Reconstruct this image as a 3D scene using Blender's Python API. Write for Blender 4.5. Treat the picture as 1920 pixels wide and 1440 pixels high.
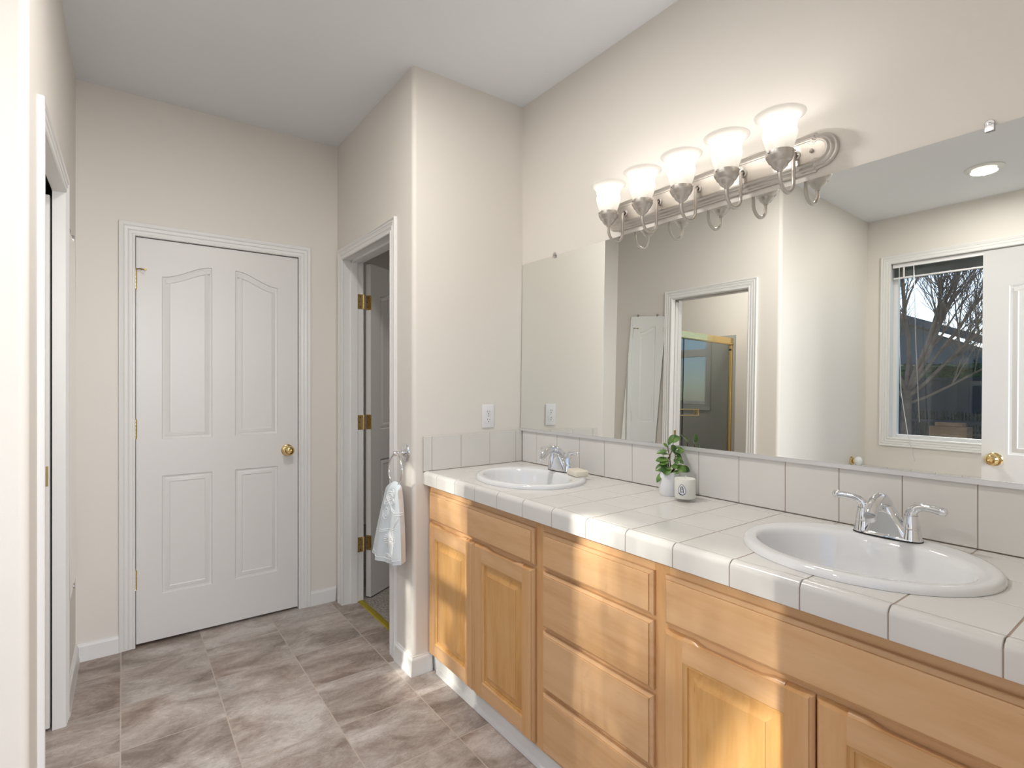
import bpy, bmesh, math, random
from mathutils import Vector, Matrix, Euler

for _o in list(bpy.data.objects):
    bpy.data.objects.remove(_o, do_unlink=True)
SC = bpy.context.scene
COL = SC.collection
R = math.radians
PI = math.pi

# ------------------------------------------------------------------ camera
cam_d = bpy.data.cameras.new('camera')
cam = bpy.data.objects.new('camera', cam_d)
COL.objects.link(cam)
YAW = 0.6335
cam.location = (2.1862, -1.674, 1.3116)
cam.rotation_euler = (PI / 2, 0, PI / 2 - YAW)
cam_d.sensor_width = 36.0
cam_d.lens = 995.1 / 1920 * 36
cam_d.shift_y = -1.2 / 1920
cam_d.clip_start = 0.01
cam_d.clip_end = 200
SC.camera = cam

# ------------------------------------------------------------------ world, sun, exposure
W = bpy.data.worlds.new('world'); SC.world = W; W.use_nodes = True
wn = W.node_tree.nodes; wl = W.node_tree.links
bg = wn['Background']
sky = wn.new('ShaderNodeTexSky')
try:
    sky.sky_type = 'NISHITA'
    sky.sun_disc = False
    sky.sun_elevation = R(25)
    sky.sun_rotation = R(188)
    sky.air_density = 1.0; sky.dust_density = 0.6; sky.ozone_density = 1.2
except Exception:
    pass
tint = wn.new('ShaderNodeMixRGB'); tint.blend_type = 'MULTIPLY'; tint.inputs[0].default_value = 1.0
tint.inputs[2].default_value = (0.72, 0.88, 1.18, 1)
wl.new(sky.outputs[0], tint.inputs[1]); wl.new(tint.outputs[0], bg.inputs[0])
bg.inputs[1].default_value = 0.060

SUN_DIR = Vector((0.144, 1.0, -0.475)).normalized()
sd = bpy.data.lights.new('sun', 'SUN'); sun = bpy.data.objects.new('sun', sd); COL.objects.link(sun)
sun.rotation_euler = SUN_DIR.to_track_quat('-Z', 'Y').to_euler()
sun.location = (0, -8, 6)
sd.energy = 3.1; sd.angle = R(0.8); sd.color = (1.0, 0.93, 0.82)

def area(name, loc, size, power, color=(1, 1, 1), rot=(0, 0, 0), shape='DISK', size_y=None):
    d = bpy.data.lights.new(name, 'AREA'); o = bpy.data.objects.new(name, d); COL.objects.link(o)
    d.shape = shape; d.size = size; d.energy = power; d.color = color
    if size_y: d.size_y = size_y
    o.location = loc; o.rotation_euler = rot
    return o
def point(name, loc, power, color=(1, 1, 1), r=0.03):
    d = bpy.data.lights.new(name, 'POINT'); o = bpy.data.objects.new(name, d); COL.objects.link(o)
    d.energy = power; d.color = color; d.shadow_soft_size = r; o.location = loc
    return o

LAMP = (1.0, 0.955, 0.90)
area('recessed_lamp_alcove', (1.26, -2.645, 2.72), 0.13, 3.6, LAMP)
area('room_fill', (0.70, -1.15, 2.72), 0.22, 6.3, LAMP)  # added fill light over the aisle, out of view
area('closet_fill', (-1.2, 0.8, 2.70), 0.3, 1.3, LAMP)  # added fill for the closet, no known fixture there
point('bedroom_fill', (4.4, -1.3, 1.9), 85, (0.97, 0.98, 1.0), 0.5)  # added fill through the entry doorway, the bedroom is not built
point('bedroom_fill', (3.7, -0.62, 1.7), 62, (0.97, 0.98, 1.0), 0.4)  # second added doorway fill, angled towards the left wall
area('shower_room_fill', (-0.5, -2.55, 2.72), 0.3, 5, LAMP)  # added fill for the shower room, no known fixture there

SC.view_settings.view_transform = 'Standard'
SC.view_settings.look = 'None'
SC.view_settings.gamma = 1.0
SC.view_settings.use_curve_mapping = False
SC.view_settings.exposure = 1.45

# ------------------------------------------------------------------ materials
def new_mat(name):
    m = bpy.data.materials.new(name); m.use_nodes = True
    nt = m.node_tree
    for n in list(nt.nodes): nt.nodes.remove(n)
    out = nt.nodes.new('ShaderNodeOutputMaterial')
    return m, nt, out
def pbr(name, col, rough=0.5, metal=0.0, spec=0.5, coat=0.0, bump=None, emis=None, noise=None):
    m, nt, out = new_mat(name)
    b = nt.nodes.new('ShaderNodeBsdfPrincipled')
    b.inputs['Base Color'].default_value = (*col, 1)
    b.inputs['Roughness'].default_value = rough
    b.inputs['Metallic'].default_value = metal
    b.inputs['Specular IOR Level'].default_value = spec
    b.inputs['Coat Weight'].default_value = coat
    if emis:
        b.inputs['Emission Color'].default_value = (*emis[0], 1)
        b.inputs['Emission Strength'].default_value = emis[1]
    nt.links.new(b.outputs[0], out.inputs[0])
    if bump or noise:
        tc = nt.nodes.new('ShaderNodeTexCoord')
    if bump:
        sc, st = bump
        n = nt.nodes.new('ShaderNodeTexNoise'); n.inputs['Scale'].default_value = sc
        n.inputs['Detail'].default_value = 2
        nt.links.new(tc.outputs['Object'], n.inputs['Vector'])
        bp = nt.nodes.new('ShaderNodeBump'); bp.inputs['Strength'].default_value = st
        bp.inputs['Distance'].default_value = 0.002
        nt.links.new(n.outputs[0], bp.inputs['Height']); nt.links.new(bp.outputs[0], b.inputs['Normal'])
    if noise:
        sc, amt = noise
        n = nt.nodes.new('ShaderNodeTexNoise'); n.inputs['Scale'].default_value = sc
        n.inputs['Detail'].default_value = 4
        nt.links.new(tc.outputs['Object'], n.inputs['Vector'])
        r = nt.nodes.new('ShaderNodeMapRange')
        r.inputs['From Min'].default_value = 0.3; r.inputs['From Max'].default_value = 0.7
        r.inputs['To Min'].default_value = 1 - amt; r.inputs['To Max'].default_value = 1 + amt
        nt.links.new(n.outputs[0], r.inputs['Value'])
        mx = nt.nodes.new('ShaderNodeVectorMath'); mx.operation = 'SCALE'
        mx.inputs[0].default_value = col
        nt.links.new(r.outputs[0], mx.inputs['Scale'])
        nt.links.new(mx.outputs[0], b.inputs['Base Color'])
    return m

M = {}
M['wall'] = pbr('wall_paint', (0.80, 0.765, 0.715), 0.55, spec=0.35, bump=(420, 0.10))
M['ceil'] = pbr('ceiling_paint', (0.84, 0.865, 0.90), 0.85, spec=0.2, bump=(300, 0.10))
M['trim'] = pbr('trim_white', (0.80, 0.80, 0.79), 0.32, spec=0.5)
M['door'] = pbr('door_white', (0.77, 0.765, 0.755), 0.38, spec=0.5, bump=(60, 0.03))
M['tile'] = pbr('counter_tile_glaze', (0.735, 0.715, 0.685), 0.16, spec=0.5, bump=(25, 0.05), noise=(6, 0.02))
M['grout'] = pbr('tile_grout', (0.40, 0.31, 0.25), 0.8)
M['porcelain'] = pbr('porcelain', (0.83, 0.835, 0.84), 0.06, spec=0.6, coat=0.3)
M['chrome'] = pbr('chrome', (0.80, 0.81, 0.83), 0.05, 1.0)
M['nickel'] = pbr('brushed_nickel', (0.62, 0.585, 0.55), 0.35, 1.0)
M['brass'] = pbr('polished_brass', (0.82, 0.62, 0.30), 0.16, 1.0)
M['brassdark'] = pbr('aged_brass', (0.36, 0.25, 0.10), 0.3, 1.0)
M['goldstrip'] = pbr('threshold_brass', (0.42, 0.33, 0.02), 0.42, 0.55)
M['mirror'] = pbr('mirror_silver', (0.90, 0.915, 0.895), 0.0, 1.0)
M['mirror_edge'] = pbr('mirror_edge', (0.16, 0.2, 0.18), 0.3)
M['alu'] = pbr('satin_channel', (0.78, 0.78, 0.79), 0.35, 0.6)
M['black'] = pbr('black_rubber', (0.015, 0.015, 0.017), 0.5)
M['plastic'] = pbr('white_plastic', (0.84, 0.84, 0.86), 0.3)
M['hole'] = pbr('slot_dark', (0.05, 0.045, 0.04), 0.6)
M['soap'] = pbr('soap', (0.80, 0.74, 0.62), 0.45)
M['ceramic'] = pbr('pot_white_ceramic', (0.82, 0.82, 0.83), 0.2)
M['soil'] = pbr('soil', (0.03, 0.02, 0.012), 0.95, bump=(200, 0.8))
M['wax'] = pbr('candle_wax', (0.90, 0.88, 0.83), 0.5)
M['wick'] = pbr('wick', (0.75, 0.72, 0.65), 0.8)
M['ink'] = pbr('navy_ink', (0.06, 0.09, 0.17), 0.5)
M['label'] = pbr('label_white', (0.82, 0.82, 0.82), 0.5)
M['stem'] = pbr('plant_stem', (0.10, 0.045, 0.03), 0.6)
M['slat'] = pbr('blind_slat', (0.55, 0.57, 0.57), 0.5)
M['cordm'] = pbr('blind_cord', (0.75, 0.75, 0.74), 0.6)
M['surround'] = pbr('shower_surround', (0.42, 0.43, 0.42), 0.25)
M['carpet'] = pbr('carpet_pile', (0.32, 0.29, 0.27), 0.95, spec=0.1, bump=(260, 1.0), noise=(170, 0.55))
M['winframe'] = pbr('vinyl_frame', (0.82, 0.83, 0.84), 0.35)

def leaf_mat():
    m, nt, out = new_mat('leaf_green')
    b = nt.nodes.new('ShaderNodeBsdfPrincipled'); b.inputs['Roughness'].default_value = 0.32
    oi = nt.nodes.new('ShaderNodeTexCoord'); n = nt.nodes.new('ShaderNodeTexNoise'); n.inputs['Scale'].default_value = 28
    nt.links.new(oi.outputs['Object'], n.inputs[0])
    r = nt.nodes.new('ShaderNodeValToRGB')
    r.color_ramp.elements[0].position = 0.38; r.color_ramp.elements[0].color = (0.035, 0.10, 0.02, 1)
    r.color_ramp.elements[1].position = 0.66; r.color_ramp.elements[1].color = (0.19, 0.34, 0.07, 1)
    nt.links.new(n.outputs[0], r.inputs[0]); nt.links.new(r.outputs[0], b.inputs['Base Color'])
    nt.links.new(b.outputs[0], out.inputs[0])
    return m
M['leaf'] = leaf_mat()

def wood_mat(name, axis, base, dark, light):
    """maple with a faint figure running along one axis (0 = x, 2 = z)"""
    m, nt, out = new_mat(name)
    N = nt.nodes.new; L = nt.links.new
    b = N('ShaderNodeBsdfPrincipled'); b.inputs['Roughness'].default_value = 0.30
    b.inputs['Specular IOR Level'].default_value = 0.5
    b.inputs['Coat Weight'].default_value = 0.12; b.inputs['Coat Roughness'].default_value = 0.22
    tc = N('ShaderNodeTexCoord'); mp = N('ShaderNodeMapping')
    s = [7.0, 7.0, 7.0]; s[axis] = 0.8
    mp.inputs['Scale'].default_value = s
    L(tc.outputs['Object'], mp.inputs[0])
    n1 = N('ShaderNodeTexNoise'); n1.inputs['Scale'].default_value = 1.3; n1.inputs['Detail'].default_value = 3
    n1.inputs['Distortion'].default_value = 1.2
    L(mp.outputs[0], n1.inputs[0])
    n2 = N('ShaderNodeTexNoise'); n2.inputs['Scale'].default_value = 14; n2.inputs['Detail'].default_value = 6
    L(mp.outputs[0], n2.inputs[0])
    wv = N('ShaderNodeTexWave'); wv.wave_type = 'RINGS'; wv.inputs['Scale'].default_value = 0.7
    wv.inputs['Distortion'].default_value = 9; wv.inputs['Detail'].default_value = 3
    L(mp.outputs[0], wv.inputs[0])
    a = N('ShaderNodeMath'); a.operation = 'MULTIPLY_ADD'; a.inputs[1].default_value = 0.45
    L(n2.outputs[0], a.inputs[0]); L(n1.outputs[0], a.inputs[2])
    a2 = N('ShaderNodeMath'); a2.operation = 'MULTIPLY_ADD'; a2.inputs[1].default_value = 0.10
    L(wv.outputs['Fac'], a2.inputs[0]); L(a.outputs[0], a2.inputs[2])
    r = N('ShaderNodeValToRGB')
    e = r.color_ramp.elements
    e[0].position = 0.5; e[0].color = (*dark, 1)
    e[1].position = 1.0; e[1].color = (*light, 1)
    k = e.new(0.74); k.color = (*base, 1)
    L(a2.outputs[0], r.inputs[0])
    # small mineral flecks
    mf = N('ShaderNodeMapping'); sf = [120.0, 120.0, 300.0]; sf[axis] = 26.0
    if axis == 2: sf[0] = 300.0
    mf.inputs['Scale'].default_value = sf
    L(tc.outputs['Object'], mf.inputs[0])
    nf = N('ShaderNodeTexNoise'); nf.inputs['Scale'].default_value = 0.55; nf.inputs['Detail'].default_value = 1
    L(mf.outputs[0], nf.inputs[0])
    rf = N('ShaderNodeMapRange'); rf.inputs['From Min'].default_value = 0.765; rf.inputs['From Max'].default_value = 0.82
    rf.inputs['To Max'].default_value = 0.45
    L(nf.outputs[0], rf.inputs['Value'])
    mx = N('ShaderNodeMixRGB'); mx.inputs[2].default_value = (dark[0] * .4, dark[1] * .35, dark[2] * .3, 1)
    L(rf.outputs[0], mx.inputs[0]); L(r.outputs[0], mx.inputs[1])
    L(mx.outputs[0], b.inputs['Base Color'])
    bp = N('ShaderNodeBump'); bp.inputs['Strength'].default_value = 0.06; bp.inputs['Distance'].default_value = 0.001
    L(n2.outputs[0], bp.inputs['Height']); L(bp.outputs[0], b.inputs['Normal'])
    L(b.outputs[0], out.inputs[0])
    return m
MB_, MD_, ML_ = (0.69, 0.415, 0.21), (0.61, 0.345, 0.155), (0.73, 0.46, 0.25)
M['wood_h'] = wood_mat('maple_horizontal', 0, MB_, MD_, ML_)
M['wood_v'] = wood_mat('maple_vertical', 2, (0.66, 0.365, 0.155), (0.58, 0.295, 0.11), (0.71, 0.43, 0.21))
M['wood_p'] = wood_mat('maple_panel', 2, (0.67, 0.365, 0.125), (0.55, 0.27, 0.08), (0.73, 0.44, 0.19))

def floor_mat():
    m, nt, out = new_mat('vinyl_slate_tile')
    N = nt.nodes.new; L = nt.links.new
    b = N('ShaderNodeBsdfPrincipled'); b.inputs['Roughness'].default_value = 0.42
    tc = N('ShaderNodeTexCoord'); sp = N('ShaderNodeSeparateXYZ'); L(tc.outputs['Object'], sp.inputs[0])
    def mth(op, a, c=None, v=None):
        n = N('ShaderNodeMath'); n.operation = op
        if hasattr(a, 'links'): L(a, n.inputs[0])
        else: n.inputs[0].default_value = a
        if c is not None:
            if hasattr(c, 'links'): L(c, n.inputs[1])
            else: n.inputs[1].default_value = c
        if v is not None: n.inputs[2].default_value = v
        return n.outputs[0]
    PX, PY = 0.3245, 0.3367
    u = mth('DIVIDE', mth('ADD', sp.outputs[0], 0.8125), PX)
    v = mth('DIVIDE', mth('ADD', sp.outputs[1], 1.679), PY)
    iu, iv = mth('FLOOR', u), mth('FLOOR', v)
    fu, fv = mth('FRACT', u), mth('FRACT', v)
    du = mth('MULTIPLY', mth('SUBTRACT', 0.5, mth('ABSOLUTE', mth('SUBTRACT', fu, 0.5))), PX)
    dv = mth('MULTIPLY', mth('SUBTRACT', 0.5, mth('ABSOLUTE', mth('SUBTRACT', fv, 0.5))), PY)
    d = mth('MINIMUM', du, dv)
    g = N('ShaderNodeMapRange'); g.inputs['From Min'].default_value = 0.0016; g.inputs['From Max'].default_value = 0.0028
    g.inputs['To Min'].default_value = 1; g.inputs['To Max'].default_value = 0
    L(d, g.inputs['Value'])
    cell = N('ShaderNodeCombineXYZ'); L(iu, cell.inputs[0]); L(iv, cell.inputs[1])
    wn_ = N('ShaderNodeTexWhiteNoise'); wn_.noise_dimensions = '3D'; L(cell.outputs[0], wn_.inputs[0])
    off = N('ShaderNodeVectorMath'); off.operation = 'MULTIPLY_ADD'
    off.inputs[1].default_value = (37, 53, 11)
    L(wn_.outputs['Color'], off.inputs[0]); L(tc.outputs['Object'], off.inputs[2])
    mp = N('ShaderNodeMapping'); mp.inputs['Rotation'].default_value = (0, 0, R(22)); mp.inputs['Scale'].default_value = (5.6, 2.9, 1)
    L(off.outputs[0], mp.inputs[0])
    n1 = N('ShaderNodeTexNoise'); n1.inputs['Scale'].default_value = 1.1; n1.inputs['Detail'].default_value = 6
    n1.inputs['Roughness'].default_value = 0.62; n1.inputs['Distortion'].default_value = 0.9
    L(mp.outputs[0], n1.inputs[0])
    n2 = N('ShaderNodeTexNoise'); n2.inputs['Scale'].default_value = 6.5; n2.inputs['Detail'].default_value = 12
    n2.inputs['Roughness'].default_value = 0.80; n2.inputs['Distortion'].default_value = 1.3
    L(mp.outputs[0], n2.inputs[0])
    a = N('ShaderNodeMath'); a.operation = 'MULTIPLY_ADD'; a.inputs[1].default_value = 0.5
    L(n2.outputs[0], a.inputs[0]); L(n1.outputs[0], a.inputs[2])
    s2 = mth('ADD', a.outputs[0], mth('MULTIPLY', mth('SUBTRACT', wn_.outputs['Value'], 0.5), 0.17))
    r = N('ShaderNodeValToRGB'); e = r.color_ramp.elements
    e[0].position = 0.57; e[0].color = (0.235, 0.188, 0.16, 1)
    e[1].position = 0.93; e[1].color = (0.60, 0.56, 0.53, 1)
    k = e.new(0.70); k.color = (0.365, 0.307, 0.272, 1)
    k = e.new(0.80); k.color = (0.45, 0.397, 0.362, 1)
    L(s2, r.inputs[0])
    # rusty patches
    n3 = N('ShaderNodeTexNoise'); n3.inputs['Scale'].default_value = 1.7; n3.inputs['Detail'].default_value = 3
    L(off.outputs[0], n3.inputs[0])
    rr = N('ShaderNodeMapRange'); rr.inputs['From Min'].default_value = 0.5; rr.inputs['From Max'].default_value = 0.72
    rr.inputs['To Max'].default_value = 0.5; L(n3.outputs[0], rr.inputs['Value'])
    mr = N('ShaderNodeMixRGB'); mr.blend_type = 'MULTIPLY'; mr.inputs[2].default_value = (1.0, 0.84, 0.76, 1)
    L(rr.outputs[0], mr.inputs[0]); L(r.outputs[0], mr.inputs[1])
    mx = N('ShaderNodeMixRGB'); mx.inputs[2].default_value = (0.52, 0.45, 0.39, 1)
    L(g.outputs[0], mx.inputs[0]); L(mr.outputs[0], mx.inputs[1])
    # thin dark veins and pale flecks of the printed slate
    nv = N('ShaderNodeTexNoise'); nv.inputs['Scale'].default_value = 4.2; nv.inputs['Detail'].default_value = 8
    nv.inputs['Roughness'].default_value = 0.75; nv.inputs['Distortion'].default_value = 2.2
    L(mp.outputs[0], nv.inputs[0])
    rv = N('ShaderNodeMapRange'); rv.inputs['From Min'].default_value = 0.0; rv.inputs['From Max'].default_value = 0.035
    rv.inputs['To Min'].default_value = 0.80; rv.inputs['To Max'].default_value = 1.0
    L(mth('ABSOLUTE', mth('SUBTRACT', nv.outputs[0], 0.47)), rv.inputs['Value'])
    rw = N('ShaderNodeMapRange'); rw.inputs['From Min'].default_value = 0.66; rw.inputs['From Max'].default_value = 0.74
    rw.inputs['To Min'].default_value = 1.0; rw.inputs['To Max'].default_value = 1.25
    L(nv.outputs[0], rw.inputs['Value'])
    vs_ = N('ShaderNodeVectorMath'); vs_.operation = 'SCALE'
    L(mx.outputs[0], vs_.inputs[0]); L(mth('MULTIPLY', rv.outputs[0], rw.outputs[0]), vs_.inputs['Scale'])
    L(vs_.outputs[0], b.inputs['Base Color'])
    bp = N('ShaderNodeBump'); bp.inputs['Strength'].default_value = 0.25; bp.inputs['Distance'].default_value = 0.001
    L(n2.outputs[0], bp.inputs['Height']); L(bp.outputs[0], b.inputs['Normal'])
    L(b.outputs[0], out.inputs[0])
    return m
M['floor'] = floor_mat()

def glass_mat(name, tint, gloss, rough=0.0):
    m, nt, out = new_mat(name)
    t = nt.nodes.new('ShaderNodeBsdfTransparent'); t.inputs[0].default_value = (*tint, 1)
    g = nt.nodes.new('ShaderNodeBsdfGlossy'); g.inputs['Roughness'].default_value = rough
    mx = nt.nodes.new('ShaderNodeMixShader'); mx.inputs[0].default_value = gloss
    nt.links.new(t.outputs[0], mx.inputs[1]); nt.links.new(g.outputs[0], mx.inputs[2])
    nt.links.new(mx.outputs[0], out.inputs[0])
    return m
M['winglass'] = glass_mat('window_glass', (0.93, 0.95, 0.95), 0.05)
M['showerglass'] = glass_mat('shower_glass', (0.72, 0.75, 0.74), 0.22)
M['jar'] = glass_mat('jar_glass', (0.985, 0.99, 0.985), 0.05, 0.02)
M['clip'] = glass_mat('clear_plastic', (0.80, 0.80, 0.80), 0.35, 0.15)

def shade_mat():
    m, nt, out = new_mat('frosted_shade')
    N = nt.nodes.new; L = nt.links.new
    tr = N('ShaderNodeBsdfTransparent'); tr.inputs[0].default_value = (1, 0.98, 0.95, 1)
    tl = N('ShaderNodeBsdfTranslucent'); tl.inputs[0].default_value = (0.95, 0.94, 0.92, 1)
    df = N('ShaderNodeBsdfPrincipled'); df.inputs['Base Color'].default_value = (0.9, 0.9, 0.89, 1); df.inputs['Roughness'].default_value = 0.25
    m1 = N('ShaderNodeMixShader'); m1.inputs[0].default_value = 0.45
    L(tl.outputs[0], m1.inputs[1]); L(df.outputs[0], m1.inputs[2])
    m2 = N('ShaderNodeMixShader'); m2.inputs[0].default_value = 0.72
    L(tr.outputs[0], m2.inputs[1]); L(m1.outputs[0], m2.inputs[2])
    L(m2.outputs[0], out.inputs[0])
    return m
M['shade'] = shade_mat()
M['bulb'] = pbr('lit_bulb', (1, 1, 1), 0.4, emis=((1.0, 0.95, 0.88), 0.50))
M['lens'] = pbr('lit_lens', (1, 1, 1), 0.4, emis=((1.0, 0.93, 0.80), 0.33))

def towel_mat():
    m, nt, out = new_mat('towel_cloth')
    N = nt.nodes.new; L = nt.links.new
    b = N('ShaderNodeBsdfPrincipled'); b.inputs['Roughness'].default_value = 0.9
    b.inputs['Base Color'].default_value = (0.69, 0.75, 0.79, 1)
    tc = N('ShaderNodeTexCoord'); n = N('ShaderNodeTexNoise'); n.inputs['Scale'].default_value = 500
    L(tc.outputs['Object'], n.inputs[0])
    bp = N('ShaderNodeBump'); bp.inputs['Strength'].default_value = 0.5; bp.inputs['Distance'].default_value = 0.001
    L(n.outputs[0], bp.inputs['Height']); L(bp.outputs[0], b.inputs['Normal'])
    L(b.outputs[0], out.inputs[0])
    return m
M['towel'] = towel_mat()
M['stitch'] = pbr('towel_embroidery', (0.93, 0.94, 0.95), 0.85)
M['towelback'] = pbr('towel_back', (0.62, 0.57, 0.54), 0.9)

# outdoor
M['bark'] = pbr('bark', (0.19, 0.155, 0.13), 0.9, noise=(9, 0.3))
M['roof'] = pbr('shingle_roof', (0.10, 0.115, 0.135), 0.8, noise=(12, 0.2))
M['siding'] = pbr('house_siding', (0.20, 0.22, 0.24), 0.8)
M['fence'] = pbr('fence_slat', (0.035, 0.042, 0.055), 0.7)
M['hedge'] = pbr('hedge_leaves', (0.075, 0.12, 0.05), 0.9, noise=(14, 0.6))
M['lawn'] = pbr('lawn', (0.12, 0.14, 0.06), 0.95, noise=(5, 0.3))
M['crate'] = pbr('cedar_planter', (0.34, 0.20, 0.11), 0.8, noise=(10, 0.2))
M['stucco'] = pbr('exterior_stucco', (0.5, 0.48, 0.45), 0.9)

# ------------------------------------------------------------------ mesh builder
class MB:
    def __init__(self):
        self.bm = bmesh.new(); self.mi = 0
    def _f(self, vs):
        try:
            f = self.bm.faces.new(vs); f.material_index = self.mi; return f
        except ValueError:
            return None
    def box(self, x0, x1, y0, y1, z0, z1, bev=0.0, seg=2):
        x0, x1 = sorted((x0, x1)); y0, y1 = sorted((y0, y1)); z0, z1 = sorted((z0, z1))
        v = [self.bm.verts.new(p) for p in ((x0, y0, z0), (x1, y0, z0), (x1, y1, z0), (x0, y1, z0), (x0, y0, z1), (x1, y0, z1), (x1, y1, z1), (x0, y1, z1))]
        fs = [self._f([v[i] for i in q]) for q in ((3, 2, 1, 0), (4, 5, 6, 7), (0, 1, 5, 4), (1, 2, 6, 5), (2, 3, 7, 6), (3, 0, 4, 7))]
        if bev > 0:
            es = list({e for f in fs for e in f.edges})
            r = bmesh.ops.bevel(self.bm, geom=es, offset=bev, segments=seg, profile=0.5, affect='EDGES')
            for f in r['faces']: f.material_index = self.mi
            v = list({w for f in r['faces'] for w in f.verts})
        return v
    def prism(self, poly, h0, h1, fn=lambda a, b, h: (a, b, h)):
        lo = [self.bm.verts.new(fn(a, b, h0)) for a, b in poly]
        hi = [self.bm.verts.new(fn(a, b, h1)) for a, b in poly]
        n = len(poly)
        for i in range(n):
            self._f([lo[i], lo[(i + 1) % n], hi[(i + 1) % n], hi[i]])
        self._f(hi); self._f(lo[::-1])
        return lo + hi
    def rings(self, rings, cap0=True, cap1=True, closed=True):
        vr = [[self.bm.verts.new(p) for p in r] for r in rings]
        for a, b in zip(vr[:-1], vr[1:]):
            n = len(a)
            for i in range(n if closed else n - 1):
                j = (i + 1) % n
                self._f([a[i], a[j], b[j], b[i]])
        if cap0: self._f(vr[0][::-1])
        if cap1: self._f(vr[-1])
        return [v for r in vr for v in r]
    def lathe(self, prof, c=(0, 0, 0), seg=32, ax='z', cap0=False, cap1=False, sx=1, sy=1):
        rs = []
        for r, h in prof:
            ring = []
            for i in range(seg):
                t = 2 * PI * i / seg
                a, b = r * math.cos(t) * sx, r * math.sin(t) * sy
                p = {'z': (a, b, h), 'y': (a, h, b), 'x': (h, a, b)}[ax]
                ring.append((p[0] + c[0], p[1] + c[1], p[2] + c[2]))
            rs.append(ring)
        return self.rings(rs, cap0, cap1)
    def tube(self, pts, rad, seg=12, cap=True, flat=1.0, up=Vector((0, 0, 1))):
        pts = [Vector(p) for p in pts]
        if not hasattr(rad, '__len__'): rad = [rad] * len(pts)
        rs = []; n = None
        for i, p in enumerate(pts):
            t = (pts[min(i + 1, len(pts) - 1)] - pts[max(i - 1, 0)]).normalized()
            if n is None:
                n = t.cross(up)
                if n.length < 1e-3: n = t.cross(Vector((1, 0, 0)))
                n.normalize()
            n = (n - t * n.dot(t)).normalized(); b = t.cross(n)
            rs.append([p + n * math.cos(2 * PI * k / seg) * rad[i] + b * math.sin(2 * PI * k / seg) * rad[i] * flat for k in range(seg)])
        return self.rings(rs, cap, cap)
    def map(self, fn):
        for v in self.bm.verts: v.co = fn(v.co)
        return self
    def fill(self, loops):
        """planar face bounded by loops of existing verts (outer first, then holes)"""
        es = []
        for lp in loops:
            for i in range(len(lp)):
                a, b = lp[i], lp[(i + 1) % len(lp)]
                e = self.bm.edges.get((a, b)) or self.bm.edges.new((a, b)); es.append(e)
        r = bmesh.ops.triangle_fill(self.bm, use_beauty=True, use_dissolve=False, edges=es)
        for g in r['geom']:
            if isinstance(g, bmesh.types.BMFace): g.material_index = self.mi
    def build(self, name, mats, parent=None, origin=None, smooth=False, local=False, ang=40):
        if not isinstance(mats, (list, tuple)): mats = [mats]
        bm = self.bm
        bmesh.ops.recalc_face_normals(bm, faces=bm.faces)
        if parent is not None and not local:
            off = world_of(parent)
        else:
            off = Vector((0, 0, 0))
        if origin is not None and parent is None: off = Vector(origin)
        if parent is not None and origin is not None: pass
        for v in bm.verts: v.co -= off
        me = bpy.data.meshes.new(name); bm.to_mesh(me); bm.free()
        for m in mats: me.materials.append(m)
        if smooth:
            for p in me.polygons: p.use_smooth = True
            try: me.set_sharp_from_angle(angle=R(ang))
            except Exception: pass
        o = bpy.data.objects.new(name, me); COL.objects.link(o)
        if smooth and ang <= 40:
            w = o.modifiers.new('weighted', 'WEIGHTED_NORMAL'); w.keep_sharp = True; w.weight = 80
        if parent is not None: o.parent = parent
        elif origin is not None: o.location = origin
        return o
def world_of(o):
    v = Vector((0, 0, 0))
    while o is not None:
        v += Vector(o.location); o = o.parent
    return v
def thing(name, label, cat, loc=(0, 0, 0), group=None, rz=0.0):
    o = bpy.data.objects.new(name, None); COL.objects.link(o); o.location = loc; o.rotation_euler = (0, 0, rz)
    o.empty_display_size = 0.05
    return tag(o, label, cat, group)
def tag(o, label, cat, group=None):
    o['label'] = label; o['category'] = cat
    if group: o['group'] = group
    return o
CATS = {'wall': 'wall', 'door': 'door', 'window': 'window', 'trim': 'trim', 'baseboard': 'baseboard', 'floor': 'floor', 'ceiling': 'ceiling'}
def struct(o, label=None):
    o['kind'] = 'structure'
    if label: o['label'] = label; o['category'] = CATS.get(o.name.split('_')[0].split('.')[0], 'structure')
    return o
def dup(root, loc=None, label=None):
    r = root.copy(); COL.objects.link(r)
    if loc is not None: r.location = loc
    if label: r['label'] = label
    for ch in [c for c in bpy.data.objects if c.parent == root]:
        c = ch.copy(); COL.objects.link(c); c.parent = r
        for g in [q for q in bpy.data.objects if q.parent == ch]:
            d = g.copy(); COL.objects.link(d); d.parent = c
    return r

# ------------------------------------------------------------------ constants
CH = 2.743
XF, YC, YL = -1.042, -0.620, -1.851
SL = 0.0085                       # the left wall runs very slightly out of square
def lw(co):                      # plan of the left wall
    return Vector((co[0], co[1] - SL * (co[0] - XF), co[2]))
XA = 0.397                        # alcove side wall face
YW = -3.26                       # window wall face
XE = 2.14                        # entry wall face
T = 0.12

# ------------------------------------------------------------------ shell
m = MB(); m.box(-1.9, 5.2, -3.40, 0.0, -0.1, 0.0); struct(m.build('floor', M['floor']), 'grey brown stone look vinyl tile floor')
m = MB(); m.box(-2.6, -0.12, -0.50, 1.7, -0.1, 0.004); struct(m.build('floor_closet', M['carpet']), 'speckled beige carpet behind the open doorway')
m = MB(); m.box(-2.7, 2.30, -3.50, 1.8, CH, CH + 0.1); struct(m.build('ceiling', M['ceil']), 'plain white painted ceiling')
m = MB(); m.box(0, XE + T, 0, T, 0, CH); struct(m.build('wall_vanity', M['wall']), 'cream wall carrying the long mirror')

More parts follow.
